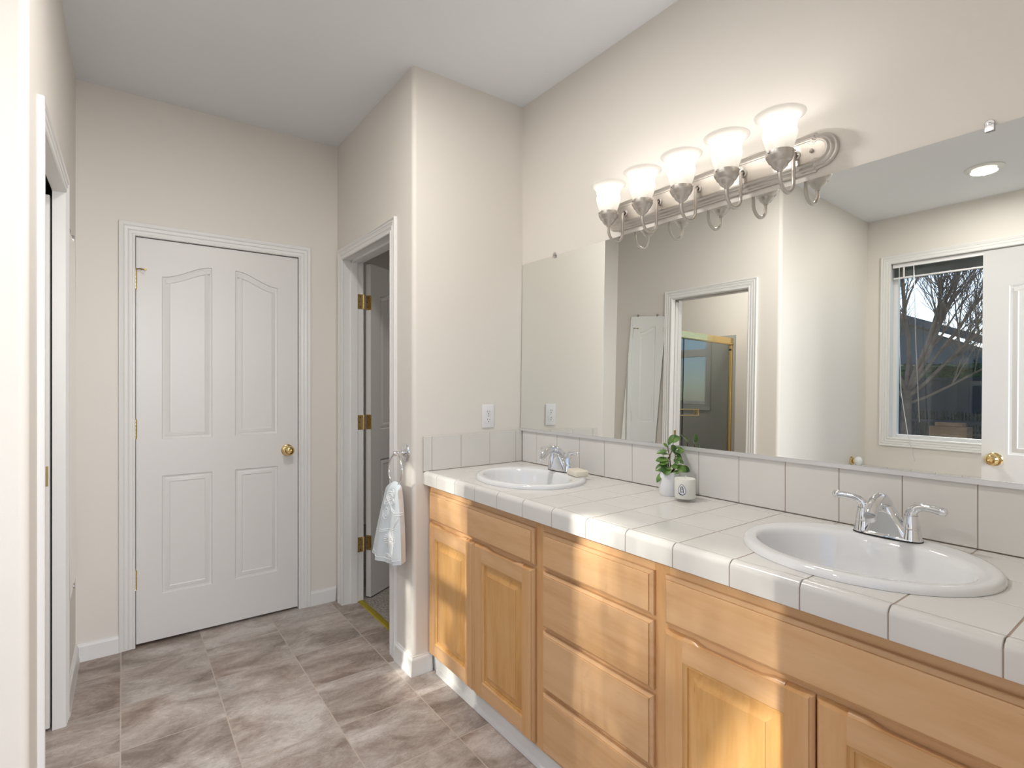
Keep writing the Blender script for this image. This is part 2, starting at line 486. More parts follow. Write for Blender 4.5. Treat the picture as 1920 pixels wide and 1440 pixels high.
def bull(cx, cy, r, a0, a1, n=8):
    return [(cx + r * math.cos(R(a0 + (a1 - a0) * i / n)), cy + r * math.sin(R(a0 + (a1 - a0) * i / n))) for i in range(n + 1)]
BR = 0.02
# outlet wall turning the rounded corner towards the closet doorway (opening edge x = -0.235)
DH = 2.045
m = MB()
poly = [(0, 0)] + [(-T, 0), (-T, YC + T), (-0.235, YC + T), (-0.235, YC)] + bull(-BR, YC + BR, BR, -90, 0)
m.prism(poly, 0, CH)
struct(m.build('wall_outlet', M['wall'], smooth=True), 'cream side wall with outlet and rounded corner')
m = MB()
m.box(XF, -0.235, YC, YC + T, DH, CH); m.box(XF, -0.935, YC, YC + T, 0, DH)
struct(m.build('wall_closet', M['wall']), 'wall above and beside the narrow open doorway')
m = MB()
m.box(XF - T, XF, YL - T, -1.628, 0, CH); m.box(XF - T, XF, -0.842, YC + T, 0, CH); m.box(XF - T, XF, -1.628, -0.842, DH, CH)
struct(m.build('wall_far', M['wall']), 'far end wall around the closed white door')
OX0, OX1 = -0.463, 0.180          # left doorway opening
m = MB()
for p0, p1 in ((YL - 0.032, YL), (YL - T, YL - 0.077)):
    m.box(XF - 0.02, OX0, p0, p1, 0, DH + .10); m.box(OX0, OX1, p0, p1, DH, DH + .10)
m.box(XF - 0.02, OX1, YL - T, YL, DH + .10, CH)
m.map(lw); struct(m.build('wall_left', M['wall']), 'left wall around the pocket doorway')
m = MB()
poly = [(OX1, YL - T), (OX1, YL)] + bull(XA - BR, YL - BR, BR, 90, 0) + [(XA, YW), (XA - T, YW), (XA - T, YL - T)]
m.prism(poly, 0, CH); m.map(lw)
struct(m.build('wall_alcove', M['wall'], smooth=True), 'bright wall with rounded corner at left')
# window wall with two openings
WX0, WX1, WZ0, WZ1 = 0.56, 1.86, 0.985, 2.37       # main window opening
SX0, SX1, SZ0, SZ1 = -0.50, 0.12, 1.20, 2.28       # shower room window
m = MB()
yo = YW - 0.14
m.box(-1.9, SX0, yo, YW, 0, CH); m.box(SX1, WX0, yo, YW, 0, CH); m.box(WX1, XE + T, yo, YW, 0, CH)
m.box(SX0, SX1, yo, YW, 0, SZ0); m.box(SX0, SX1, yo, YW, SZ1, CH)
m.box(WX0, WX1, yo, YW, 0, WZ0); m.box(WX0, WX1, yo, YW, WZ1, CH)
struct(m.build('wall_window', M['wall']), 'cream wall around the windows')
m = MB()
m.box(XE, XE + T, -1.03, 0, 0, CH); m.box(XE, XE + T, YW, -1.80, 0, CH); m.box(XE, XE + T, -1.80, -1.03, DH, CH)
struct(m.build('wall_entry', M['wall']), 'entry wall with the doorway the photo is taken from')
m = MB(); m.box(-1.9, -1.78, YW, YL - T - 0.0, 0, CH); m.box(-1.78, XF - 0.02, YL - T, YL - 0.001, 0, CH)
struct(m.build('wall_shower', M['wall']), 'walls of the shower room')
m = MB()
m.box(-2.7, -2.6, -0.5, 1.8, 0, CH); m.box(-2.6, -0.12, 1.7, 1.8, 0, CH); m.box(-0.12, 0.0, T, 1.8, 0, CH)
m.box(-2.6, XF - T, -0.6, -0.5, 0, CH); m.box(-0.12, 0, 0, T, 0, CH)
struct(m.build('wall_closet_back', M['wall']), 'closet walls beyond the open doorway')

# ------------------------------------------------------------------ mouldings
CAS = [(0, 0), (0, 0.008), (0.004, 0.011), (0.010, 0.011), (0.013, 0.008), (0.024, 0.010), (0.027, 0.0125), (0.031, 0.010),
       (0.043, 0.012), (0.046, 0.0145), (0.050, 0.012), (0.060, 0.0155), (0.064, 0.0155), (0.066, 0.013), (0.066, 0)]
def casing(m, a0, a1, top, fn, bottom=0.0, prof=CAS, close=False):
    """inverted-U casing; a = coordinate along the wall, fn(a, depth, z) -> point; close adds the sill side"""
    st = [((a0, bottom), (-1, -1 if close else 0)), ((a0, top), (-1, 1)), ((a1, top), (1, 1)), ((a1, bottom), (1, -1 if close else 0))]
    rs = []
    for (a, z), (da, dz) in st:
        rs.append([fn(a + da * w, d, z + dz * w) for w, d in prof])
    if close:
        rs.append(rs[0]); m.rings(rs, False, False)
    else:
        m.rings(rs, True, True)
def jamb(m, a0, a1, top, d0, d1, fn, t=0.018, stop=None, bottom=0.0):
    def bx(p, q, e, f, g, h):
        m.prism([(p, g), (q, g), (q, h), (p, h)], e, f, lambda a, z, d: fn(a, d, z))
    bx(a0 - t, a0, d0, d1, bottom, top + t); bx(a1, a1 + t, d0, d1, bottom, top + t); bx(a0 - t, a1 + t, d0, d1, top, top + t)
    if stop:
        s0, s1 = stop
        bx(a0, a0 + .011, s0, s1, bottom, top); bx(a1 - .011, a1, s0, s1, bottom, top); bx(a0, a1, s0, s1, top - .011, top)

# far door frame: fn maps (a=y, depth into room, z)
f_far = lambda a, d, z: (XF + d, a, z)
DY0, DY1 = -1.6215, -0.8465
m = MB(); casing(m, DY0, DY1, 2.043, f_far); struct(m.build('trim_1', M['trim'], smooth=True, ang=25), 'fluted casing around the closed door')
m = MB(); jamb(m, DY0, DY1, 2.043, -T, 0.001, f_far, stop=(-0.075, -0.05), t=.006)
struct(m.build('trim_2', M['trim']), 'jamb of the closed door')
# closet doorway frame
f_clo = lambda a, d, z: (a, YC - d, z)
CX0, CX1 = -0.930, -0.240
m = MB(); casing(m, CX0, CX1, 2.040, f_clo); struct(m.build('trim_3', M['trim'], smooth=True, ang=25), 'casing of the open closet doorway')
m = MB(); jamb(m, CX0, CX1, 2.040, -T - 0.001, 0.001, f_clo, stop=(-0.080, -0.045), t=.005)
struct(m.build('trim_4', M['trim']), 'jamb of the open closet doorway')
# left doorway frame (pocket door)
f_lef = lambda a, d, z: tuple(lw((a, YL + d, z)))
m = MB(); casing(m, OX0 + .005, OX1 - .005, 2.040, f_lef); struct(m.build('trim_5', M['trim'], smooth=True, ang=25), 'casing of the left doorway')
m = MB()
def lbx(a0, a1, d0, d1, z0, z1): m.prism([(a0, z0), (a1, z0), (a1, z1), (a0, z1)], d0, d1, lambda a, z, d: f_lef(a, d, z))
lbx(OX1 - .006, OX1, -T, 0.001, 0, DH); lbx(OX0, OX0 + .006, -0.031, 0.001, 0, DH); lbx(OX0, OX0 + .006, -T, -0.076, 0, DH)
lbx(OX0, OX1, -0.031, 0.001, 2.039, DH + .001); lbx(OX0, OX1, -T, -0.076, 2.039, DH + .001)
struct(m.build('trim_6', M['trim']), 'split jamb of the left doorway')

BASE = [(0, 0), (0.0175, 0), (0.0165, 0.018), (0.0125, 0.030), (0.0125, 0.066), (0.0105, 0.073), (0.006, 0.078), (0.005, 0.083), (0, 0.083)]
def baseb(name, path, label, mp=None):
    """path: plan points with outward normals per station: [((x,y),(nx,ny)), ...]"""
    m = MB(); m.rings([[(p[0] + n[0] * d, p[1] + n[1] * d, z) for d, z in BASE] for p, n in path])
    if mp: m.map(mp)
    return struct(m.build(name, M['trim'], smooth=True, ang=30), label)
baseb('baseboard_far', [((XF, YL), (1, 1)), ((XF, DY0 - .0661), (1, 0))], 'baseboard left of the closed door')
baseb('baseboard_far_right', [((XF, DY1 + .0661), (1, 0)), ((XF, YC), (1, -1))], 'short baseboard right of the closed door')
baseb('baseboard_left', [((XF, YL), (1, 1)), ((OX0 + .005 - .0661, YL), (0, 1))], 'baseboard under the hanging mirror', lw)
def arcp(cx, cy, r, a0, a1, n=6):
    return [((cx + r * math.cos(R(a0 + (a1 - a0) * i / n)), cy + r * math.sin(R(a0 + (a1 - a0) * i / n))),
             (math.cos(R(a0 + (a1 - a0) * i / n)), math.sin(R(a0 + (a1 - a0) * i / n)))) for i in range(n + 1)]
baseb('baseboard_corner', [((CX1 + .0661, YC), (0, -1)), ((-0.004, YC), (0, -1)), ((0, YC), (1, -1)), ((0, YC + .004), (1, 0)), ((0, -0.53), (1, 0))], 'white baseboard wrapping the wall corner by the vanity')
baseb('baseboard_alcove', [((OX1 - .005 + .0661, YL), (0, 1)), ((XA, YL), (1, 1)), ((XA, -2.28), (1, 0))], 'baseboard of the bright left wall', lw)
baseb('baseboard_entry', [((XE, -1.80), (-1, 0)), ((XE, -2.28), (-1, 0))], 'baseboard on the entry wall')

# ------------------------------------------------------------------ moulded doors
def offset_loop(pts, d):
    n = len(pts); out = []
    area2 = sum(pts[i][0] * pts[(i + 1) % n][1] - pts[(i + 1) % n][0] * pts[i][1] for i in range(n))
    s = 1 if area2 > 0 else -1
    for i in range(n):
        p0, p1, p2 = Vector(pts[i - 1]), Vector(pts[i]), Vector(pts[(i + 1) % n])
        e1, e2 = (p1 - p0).normalized(), (p2 - p1).normalized()
        n1, n2 = Vector((-e1.y, e1.x)) * s, Vector((-e2.y, e2.x)) * s
        b = n1 + n2
        k = b.length
        b = b / k if k > 1e-6 else n1
        out.append(tuple(p1 + b * (d / max(0.3, b.dot(n1)))))
    return out
def arch_panel(a0, a1, z0, zl, zr, n=14):
    """upper panel whose top edge sweeps in an S from height zl (at a0) to zr (at a1)"""
    pts = [(a0, z0), (a1, z0)]
    for i in range(n + 1):
        t = i / n
        u = 1 - t
        s = u * u * (3 - 2 * u)
        pts.append((a1 + (a0 - a1) * t, zr + (zl - zr) * (1 - s)))
    return pts
def rect(a0, a1, z0, z1): return [(a0, z0), (a1, z0), (a1, z1), (a0, z1)]
def panelled(m, outer, panels, prof, y0, y1, mats=(0, 0), both=False):
    """slab in local (a, depth, z): front at depth y0 (towards -), back at y1; panels pressed into the front by prof [(inset, depth)]"""
    def side(yf, sgn):
        ov = [m.bm.verts.new((a, yf, z)) for a, z in outer]
        holes = []
        for pl in panels:
            prev = [m.bm.verts.new((a, yf, z)) for a, z in pl]; holes.append(prev)
            for ins, dep in prof:
                lp = offset_loop(pl, ins)
                cur = [m.bm.verts.new((a, yf + sgn * dep, z)) for a, z in lp]
                m.mi = mats[0]
                for i in range(len(cur)):
                    j = (i + 1) % len(cur); m._f([prev[i], prev[j], cur[j], cur[i]])
                prev = cur
            m.mi = mats[1]; m.fill([prev]); m.mi = mats[0]
        m.fill([ov] + holes)
        return ov
    f = side(y0, 1)
    if both: b = side(y1, -1)
    else:
        b = [m.bm.verts.new((a, y1, z)) for a, z in outer]; m._f(b)
    for i in range(len(f)):
        j = (i + 1) % len(f); m._f([f[i], f[j], b[j], b[i]])
DPROF = [(0.0035, 0.006), (0.012, 0.0080), (0.020, 0.0050), (0.032, 0.0020), (0.036, 0.0050), (0.0375, 0.0050)]
def door_panels(w):
    """a from hinge side 0 .. w"""
    s = w / 0.772
    A = [(0.108, 0.334), (0.444, 0.663)]
    P = [arch_panel(A[0][0] * s, A[0][1] * s, 1.013, 1.842, 1.915), arch_panel(A[1][0] * s, A[1][1] * s, 1.013, 1.915, 1.842)]
    P += [rect(A[0][0] * s, A[0][1] * s, 0.228, 0.828), rect(A[1][0] * s, A[1][1] * s, 0.228, 0.828)]
    return P
def knob(parent, a, z, y, sgn, mat):
    """round knob on a door face, axis along local y"""
    m = MB()
    pr = [(0.0, 0), (0.033, 0), (0.033, 0.003), (0.028, 0.008), (0.014, 0.010), (0.011, 0.016), (0.012, 0.026), (0.020, 0.032), (0.027, 0.040),
          (0.0285, 0.049), (0.026, 0.058), (0.018, 0.064), (0.010, 0.066), (0.008, 0.0635), (0.0, 0.0635)]
    m.lathe([(r, sgn * h) for r, h in pr], (a, y, z), 32, 'y')
    return m.build('door_knob', mat, parent, local=True, smooth=True)
def hinge_pin(parent, a, z, y, mat, flip=1):
    m = MB()
    for i in range(5):
        m.lathe([(0, 0), (0.0058, 0), (0.0065, 0.001), (0.0065, 0.0165), (0.0058, 0.0175), (0, 0.0175)], (a, y, z - 0.045 + i * 0.018), 14)
    m.lathe([(0, 0), (0.0045, 0), (0.0055, 0.003), (0.003, 0.006), (0, 0.007)], (a, y, z + 0.045), 12)
    m.lathe([(0, 0), (0.0045, 0), (0.0055, -0.003), (0.003, -0.006), (0, -0.007)], (a, y, z - 0.045), 12)
    m.box(a - 0.0085, a - 0.005, y, y + 0.004, z - 0.044, z + 0.044)
    return m.build('hinge', mat, parent, local=True, smooth=True)
def make_door(name, w, h, label, loc, rz, both=True):
    o = bpy.data.objects.new(name, None); COL.objects.link(o); o.location = loc; o.rotation_euler = (0, 0, rz)
    struct(o, label)
    m = MB(); panelled(m, [(0, 0), (w, 0), (w, h), (0, h)], door_panels(w), DPROF, 0.0, 0.035, both=both)
    m.build('door_slab', M['door'], o, local=True, smooth=True, ang=20)
    return o
# closed far door: local a -> world +y, local front (-y) -> world +x : rotate +90 deg
d1 = make_door('door_1', 0.769, 2.026, 'closed white four panel door with a brass knob', (XF - 0.004, DY0 + 0.003, 0.013), R(90))
for z in (1.814, 1.071, 0.321): hinge_pin(d1, -0.002, z, -0.005, M['brass'])
knob(d1, 0.711, 0.915, 0.0, -1, M['brass'])
m = MB(); m.box(0.7691, 0.7715, 0.002, 0.030, 0.885, 0.945); m.build('latch_plate', M['brassdark'], d1, local=True)
m = MB()   # hinge pin door stop
m.tube([(-0.002, -0.006, 1.866), (0.014, -0.016, 1.868), (0.036, -0.030, 1.864)], [0.0028] * 3, 8)
m.lathe([(0, 0), (0.006, 0), (0.006, 0.006), (0, 0.006)], (-0.002, -0.006, 1.8625), 12)
m.lathe([(0.0, -0.038), (0.005, -0.038), (0.006, -0.032), (0.004, -0.028), (0, -0.028)], (0.037, 0, 1.864), 12, 'y')
m.tube([(0.014, -0.016, 1.868), (0.022, -0.005, 1.866)], [0.0025] * 2, 8)
m.build('door_stop', M['brassdark'], d1, local=True, smooth=True)
# dark shadow gap under the door is the real gap: floor continues in the room beyond
m = MB(); m.box(XF - T - 0.5, XF - T, -1.9, -0.62, 0, CH); struct(m.build('wall_beyond_door', M['wall']), 'blind wall behind the closed door')
# closet door, hinged on the far jamb, swung deep into the closet
ang = math.atan2(0.174, -0.106)
hx, hy_ = -0.930, YC + T + 0.004
d2 = make_door('door_2', 0.68, 2.025, 'white panelled door standing open inside the closet doorway', (hx + 0.005, hy_ + 0.041, 0.012), ang)
# hinge built in world coordinates: one leaf on the jamb, one on the door edge
HM = Matrix.Rotation(ang, 3, 'Z')
for z in (1.803, 1.077, 0.342):
    m = MB()
    bx, by = hx + 0.003, YC + T + 0.001
    for i in range(5):
        m.lathe([(0, 0), (0.0055, 0), (0.0062, 0.001), (0.0062, 0.0165), (0.0055, 0.0175), (0, 0.0175)], (bx, by, z - 0.044 + i * 0.0178), 14)
    m.box(hx, hx + 0.0022, by - 0.036, by, z - 0.044, z + 0.044)
    # leaf on the door edge (door edge runs along local +y)
    o0 = Vector((hx + 0.005, hy_ + 0.041, 0))
    ey = HM @ Vector((0, 1, 0)); ex = HM @ Vector((1, 0, 0))
    q = [o0 - ex * 0.0022, o0 - ex * 0.0022 + ey * 0.032, o0 + ey * 0.032, o0]
    q[0] = q[0] - ey * .004; q[3] = q[3] - ey * .004
    m.prism([(p.x, p.y) for p in q], z - 0.044, z + 0.044)
    m.mi = 1
    for dz in (-0.03, 0, 0.03):
        m.lathe([(0, 0), (0.0032, 0), (0.0032, 0.0008), (0, 0.0008)], (hx + 0.0022, by - (0.026 if dz == 0 else 0.020), z + dz), 10, 'x')
        c = o0 - ex * 0.0022 + ey * (0.024 if dz == 0 else 0.018)
        vs = m.lathe([(0, -0.0008), (0.0032, -0.0008), (0.0032, 0), (0, 0)], (0, 0, 0), 10, 'x')
        for v in vs: v.co = HM @ v.co + c + Vector((0, 0, z + dz))
    ho = m.build('hinge', [M['brass'], M['hole']], None, smooth=True)
    ho.parent = d2; ho.matrix_parent_inverse = (Matrix.Translation(d2.location) @ Matrix.Rotation(ang, 4, 'Z')).inverted()
# entry door (seen in the mirror), hinged at the entry wall, opened square to it
d3 = make_door('door_3', 0.705, 2.029, 'grey white panelled entry door seen at the right of the mirror', (XE - 0.004, -1.835, 0.010), R(180) , both=True)
d3.location.y = -1.830
d3.rotation_euler = (0, 0, R(180 + 1.5))
knob(d3, 0.655, 0.985, 0.0, -1, M['brass'])
# pocket door parked in the left wall
o = bpy.data.objects.new('door_4', None); COL.objects.link(o); o.location = (OX0, YL - 0.0625, 0.0); struct(o, 'edge of the pocket door in the left doorway')
m = MB(); m.box(OX0 - 0.52, OX0 + 0.008, YL - 0.071, YL - 0.038, 0.012, 2.022, 0.002); m.map(lw)
m.build('door_slab', M['door'], o)
m = MB(); m.box(OX0 + 0.008, OX0 + 0.0100, YL - 0.067, YL - 0.042, 0.925, 1.000); m.map(lw)
m.build('latch_plate', M['brass'], o)
m = MB(); m.box(OX0 + 0.0095, OX0 + 0.0112, YL - 0.060, YL - 0.049, 0.940, 0.985); m.map(lw)
m.build('latch_bolt', M['chrome'], o)
# threshold strip between tile and carpet
m = MB(); m.prism([(-0.535, 0.0), (-0.528, 0.004), (-0.512, 0.0055), (-0.500, 0.004), (-0.494, 0.0)], CX0 - 0.0, CX1, lambda a, b, h: (h, a, b))
tag(m.build('threshold_strip', M['goldstrip']), 'yellow brass threshold strip between tile floor and carpet', 'threshold strip')

# ------------------------------------------------------------------ vanity cabinet
VF, VD = -0.541, -0.560          # face frame plane, door face plane
VX1 = 2.134
CT, CB = 0.911, 0.853            # counter top, bottom of its nosing
van = thing('vanity_cabinet', 'long honey maple double sink vanity under the white tiled counter', 'cabinet', (1.067, -0.27, 0))
m = MB()
m.box(0.002, 0.018, VF + .02, -0.006, 0.10, 0.852); m.box(VX1 - .018, VX1, VF + .02, -0.006, 0.0, 0.852)
m.box(0.018, VX1 - .018, VF + .02, -0.006, 0.10, 0.118); m.box(0.018, VX1 - .018, -0.018, -0.006, 0.118, 0.70)
m.box(0.795, 0.811, VF + .02, -0.018, 0.118, 0.70); m.box(1.297, 1.313, VF + .02, -0.018, 0.118, 0.70)
m.build('carcass', M['wood_v'], van)
for a, b in ((0.002, 0.036), (0.783, 0.829), (1.281, 1.327), (VX1 - .046, VX1)):
    m = MB(); m.box(a, b, VF, VF + .02, 0.082, 0.852); m.build('face_frame_stile', M['wood_v'], van)
m = MB()
for z0, z1 in ((0.815, 0.852), (0.082, 0.110)):
    for a, b in ((0.036, 0.783), (0.829, 1.281), (1.327, VX1 - .046)): m.box(a, b, VF + .0003, VF + .02, z0, z1)
for a, b in ((0.036, 0.783), (1.327, VX1 - .046)): m.box(a, b, VF + .0003, VF + .02, 0.672, 0.714)
for zc in (0.697, 0.500, 0.297): m.box(0.829, 1.281, VF + .0003, VF + .02, zc - .016, zc + .016)
m.build('face_frame_rail', M['wood_h'], van)
m = MB(); m.box(0.004, VX1, -0.520, -0.512, 0.0, 0.084); m.prism([(-0.520, 0), (-0.533, 0), (-0.530, 0.010), (-0.520, 0.014)], 0.05, VX1, lambda a, b, h: (h, a, b))
m.build('toe_kick', M['trim'], van)

FPROF = None
def drawer_front(x0, x1, z0, z1, name='drawer_front', par=van):
    """slab with a small step and rounded lip all round"""
    m = MB()
    o = rect(x0, x1, z0, z1)
    prof = [(0, VF - .0005), (0, VF - .0095), (0.0015, VF - .0110), (0.0085, VF - .0160), (0.0098, VF - .0150), (0.0102, VD + .0004), (0.0110, VD)]
    rs = [[(a, d, z) for a, z in offset_loop(o, ins)] for ins, d in prof]
    m.rings(rs, True, True)
    return m.build(name, M['wood_h'], par)
def cab_door(x0, x1, z0, z1, pull):
    """raised panel door: frame with moulded edge, panel, scooped finger pull along the top edge"""
    h = bpy.data.objects.new('cabinet_door', None); COL.objects.link(h); h.parent = van
    h.location = Vector(((x0 + x1) / 2, VD, z0)) - Vector(van.location)
    SW, RW = 0.058, 0.062
    m = MB()
    def member(poly, mat):
        mm = MB(); n = len(poly)
        mm.prism(poly, VD, VF - .0008, lambda a, z, d: (a, d, z))
        return mm
    # stiles with bevelled outer lip
    for side in (0, 1):
        mm = MB()
        xo = x0 if side == 0 else x1; s = 1 if side == 0 else -1
        pr = [(0, VF - .0008), (0, VF - .008), (0.003, VF - .013), (0.0075, VF - .0160), (0.0085, VD), (SW, VD), (SW, VF - .0008)]
        lo = [(xo + s * a, d, z0) for a, d in pr]; hi = [(xo + s * a, d, z1) for a, d in pr]
        lo = [(p[0], p[1], p[2] + (0.006 if p[1] < VF - .012 else 0)) for p in lo]
        hi = [(p[0], p[1], p[2] - (0.0085 if p[1] < VF - .017 else (0.005 if p[1] < VF - .010 else 0))) for p in hi]
        mm.rings([lo, hi]); mm.build('stile', M['wood_v'], h, smooth=True, ang=30)
    for top in (0, 1):
        mm = MB()
        zo = z0 if top == 0 else z1; s = 1 if top == 0 else -1
        xs = [x0 + SW, x1 - SW]; N = 24
        ring = []
        for i in range(N + 1):
            t = i / N; x = xs[0] + (xs[1] - xs[0]) * t
            # finger scoop in the upper lip, fading at both ends
            k = 0.0
            if top:
                k = min(1.0, max(0.0, (t - 0.10) / 0.14)) * min(1.0, max(0.0, (0.90 - t) / 0.14)); k = k * k * (3 - 2 * k)
            d = 0.0085 * k
            ring.append([(x, VF - .0008, zo + s * d), (x, VF - .008, zo + s * d), (x, VF - .013, zo + s * (0.003 + d * .7)),
                         (x, VF - .0160, zo + s * (0.0075 + d * .2)), (x, VD, zo + s * 0.0085),
                         (x, VD, zo + s * RW), (x, VF - .0008, zo + s * RW)])
        mm.rings(ring); mm.build('rail', M['wood_h'], h, smooth=True, ang=30)
    mm = MB(); mm.mi = 0
    pl = rect(x0 + SW, x1 - SW, z0 + RW, z1 - RW)
    prof = [(0, VD + .001), (0.004, VD + .005), (0.010, VD + .0065), (0.011, VD + .011), (0.016, VD + .011), (0.040, VD + .003), (0.0405, VD + .0015)]
    rs = [[(a, d, z) for a, z in offset_loop(pl, ins)] for ins, d in prof]
    rs.insert(0, [(a, VF - .0008, z) for a, z in pl])
    mm.rings(rs, True, True); mm.build('panel', M['wood_p'], h, smooth=True, ang=20)
    return h
drawer_front(0.033, 0.785, 0.697, 0.822, 'false_front')
drawer_front(1.321, 2.086, 0.697, 0.822, 'false_front')
for z0, z1 in ((0.703, 0.820), (0.507, 0.690), (0.304, 0.493), (0.098, 0.290)):
    drawer_front(0.832, 1.284, z0, z1)
cab_door(0.033, 0.408, 0.095, 0.684, 1); cab_door(0.412, 0.785, 0.095, 0.684, 0)
cab_door(1.321, 1.686, 0.095, 0.684, 1); cab_door(1.690, 2.086, 0.095, 0.684, 0)

# ------------------------------------------------------------------ tiled counter
SINKS = [(0.428, -0.290, 0.255, 0.215), (1.668, -0.292, 0.255, 0.221)]
PT, TX0 = 0.1537, 0.129
xj = [0.0] + [TX0 + PT * k for k in range(0, 14) if TX0 + PT * k < VX1 - .02] + [VX1]
yj = [-0.541, -0.379, -0.217, -0.055, -0.012]
def tile_box(m, x0, x1, y0, y1, z0, z1, g=0.0014, b=0.0013):
    m.box(x0 + g, x1 - g, y0 + g, y1 - g, z0, z1, b, 2)
m = MB()
m.mi = 0
for a, b in zip(xj[:-1], xj[1:]):
    for c, d in zip(yj[:-1], yj[1:]):
        tile_box(m, a, b, c, d, CT - .007, CT)
mg = MB(); mg.box(0.0005, VX1 - .0005, -0.5405, -0.0125, CB, CT - .0011)
cutters = []
for cx, cy, a, b in SINKS:
    mm = MB(); mm.lathe([(1, 0.80), (1, 0.95)], (cx, cy - .006, 0), 64, 'z', True, True, a * .90, b * .90)
    cutters.append(mm.build('cut', M['grout']))
cut_meshes = []
for src in (m, mg):
    tmp = src.build('tmp', M['tile'])
    for co in cutters:
        md = tmp.modifiers.new('b', 'BOOLEAN'); md.operation = 'DIFFERENCE'; md.object = co; md.solver = 'EXACT'
    dg = bpy.context.evaluated_depsgraph_get()
    cut_meshes.append(bpy.data.meshes.new_from_object(tmp.evaluated_get(dg)))
    bpy.data.objects.remove(tmp, do_unlink=True)
for c in cutters: bpy.data.objects.remove(c, do_unlink=True)
# nosing tiles
m = MB(); m.bm.from_mesh(cut_meshes[0]); nf = len(m.bm.faces)
for f in m.bm.faces: f.material_index = 0
m.bm.from_mesh(cut_meshes[1])
for i, f in enumerate(m.bm.faces):
    if i >= nf: f.material_index = 1
m.mi = 0
NP = [(-0.5405, CT - .006), (-0.5420, CT - .0005), (-0.5440, CT + .0005), (-0.5500, CT + .0015), (-0.5560, CT + .0020), (-0.5610, CT + .0010), (-0.5655, CT - .0015),
      (-0.5690, CT - .0050), (-0.5712, CT - .0095), (-0.5720, CT - .0150), (-0.5720, CB + .003), (-0.5712, CB + .0005), (-0.5690, CB),
      (-0.5640, CB), (-0.5640, CT - .012), (-0.5560, CT - .006)]
nj = xj
def ins_prof(k):   # slightly smaller profile for rounded tile ends
    cy_, cz_ = -0.555, (CT + CB) / 2
    return [(y + (0.0012 * k if y < -0.556 else 0) , z - (0.0012 * k if z > CT - .004 else 0)) for y, z in NP]
for a, b in zip(nj[:-1], nj[1:]):
    g = 0.0011
    st = [(a + g, 1.0), (a + g + .0006, .45), (a + g + .0016, 0), (b - g - .0016, 0), (b - g - .0006, .45), (b - g, 1.0)]
    m.rings([[(x, y, z) for y, z in ins_prof(k)] for x, k in st])
m.mi = 1
m.prism([(-0.5400, CT - .006), (-0.5560, CT - .004), (-0.5650, CT - .006), (-0.5700, CT - .0120), (-0.5704, CB + .001), (-0.5400, CB + .001)], 0.001, VX1 - .001, lambda a, b, h: (h, a, b))
ctr = m.build('tiled_countertop', [M['tile'], M['grout']], None, origin=(1.067, -0.28, 0.88), smooth=True, ang=35)
tag(ctr, 'white square tile countertop with rounded edge tiles on the maple vanity', 'countertop')

# backsplashes
ZB = 1.0685
m = MB(); m.mi = 0
bj = [0.0125] + [TX0 + PT * k for k in range(0, 14) if TX0 + PT * k < VX1 - .02] + [VX1]
for a, b in zip(bj[:-1], bj[1:]): m.box(a + .0010, b - .0010, -0.012, -0.004, CT + .002, ZB, .0013, 2)
m.mi = 1; m.box(0.0127, VX1 - .001, -0.0107, -0.0005, CT + .0006, ZB - .001)
tag(m.build('back_splash', [M['tile'], M['grout']], None, origin=(1.067, -0.006, 0.99), smooth=True), 'long row of white wall tiles under the mirror', 'backsplash')
m = MB(); m.mi = 0
sj = [-0.572, -0.531, -0.376, -0.213, -0.053, -0.0125]
for k, (a, b) in enumerate(zip(sj[:-1], sj[1:])): m.box(0.004, 0.012, a + (.0010 if k else 0), b - .0010, CT + .002, ZB + .001, .0013, 2)
m.mi = 1; m.box(0.0005, 0.0107, -0.571, -0.0127, CT + .0006, ZB)
tag(m.build('side_splash', [M['tile'], M['grout']], None, origin=(0.006, -0.29, 0.99), smooth=True), 'short row of white wall tiles below the outlet', 'backsplash')

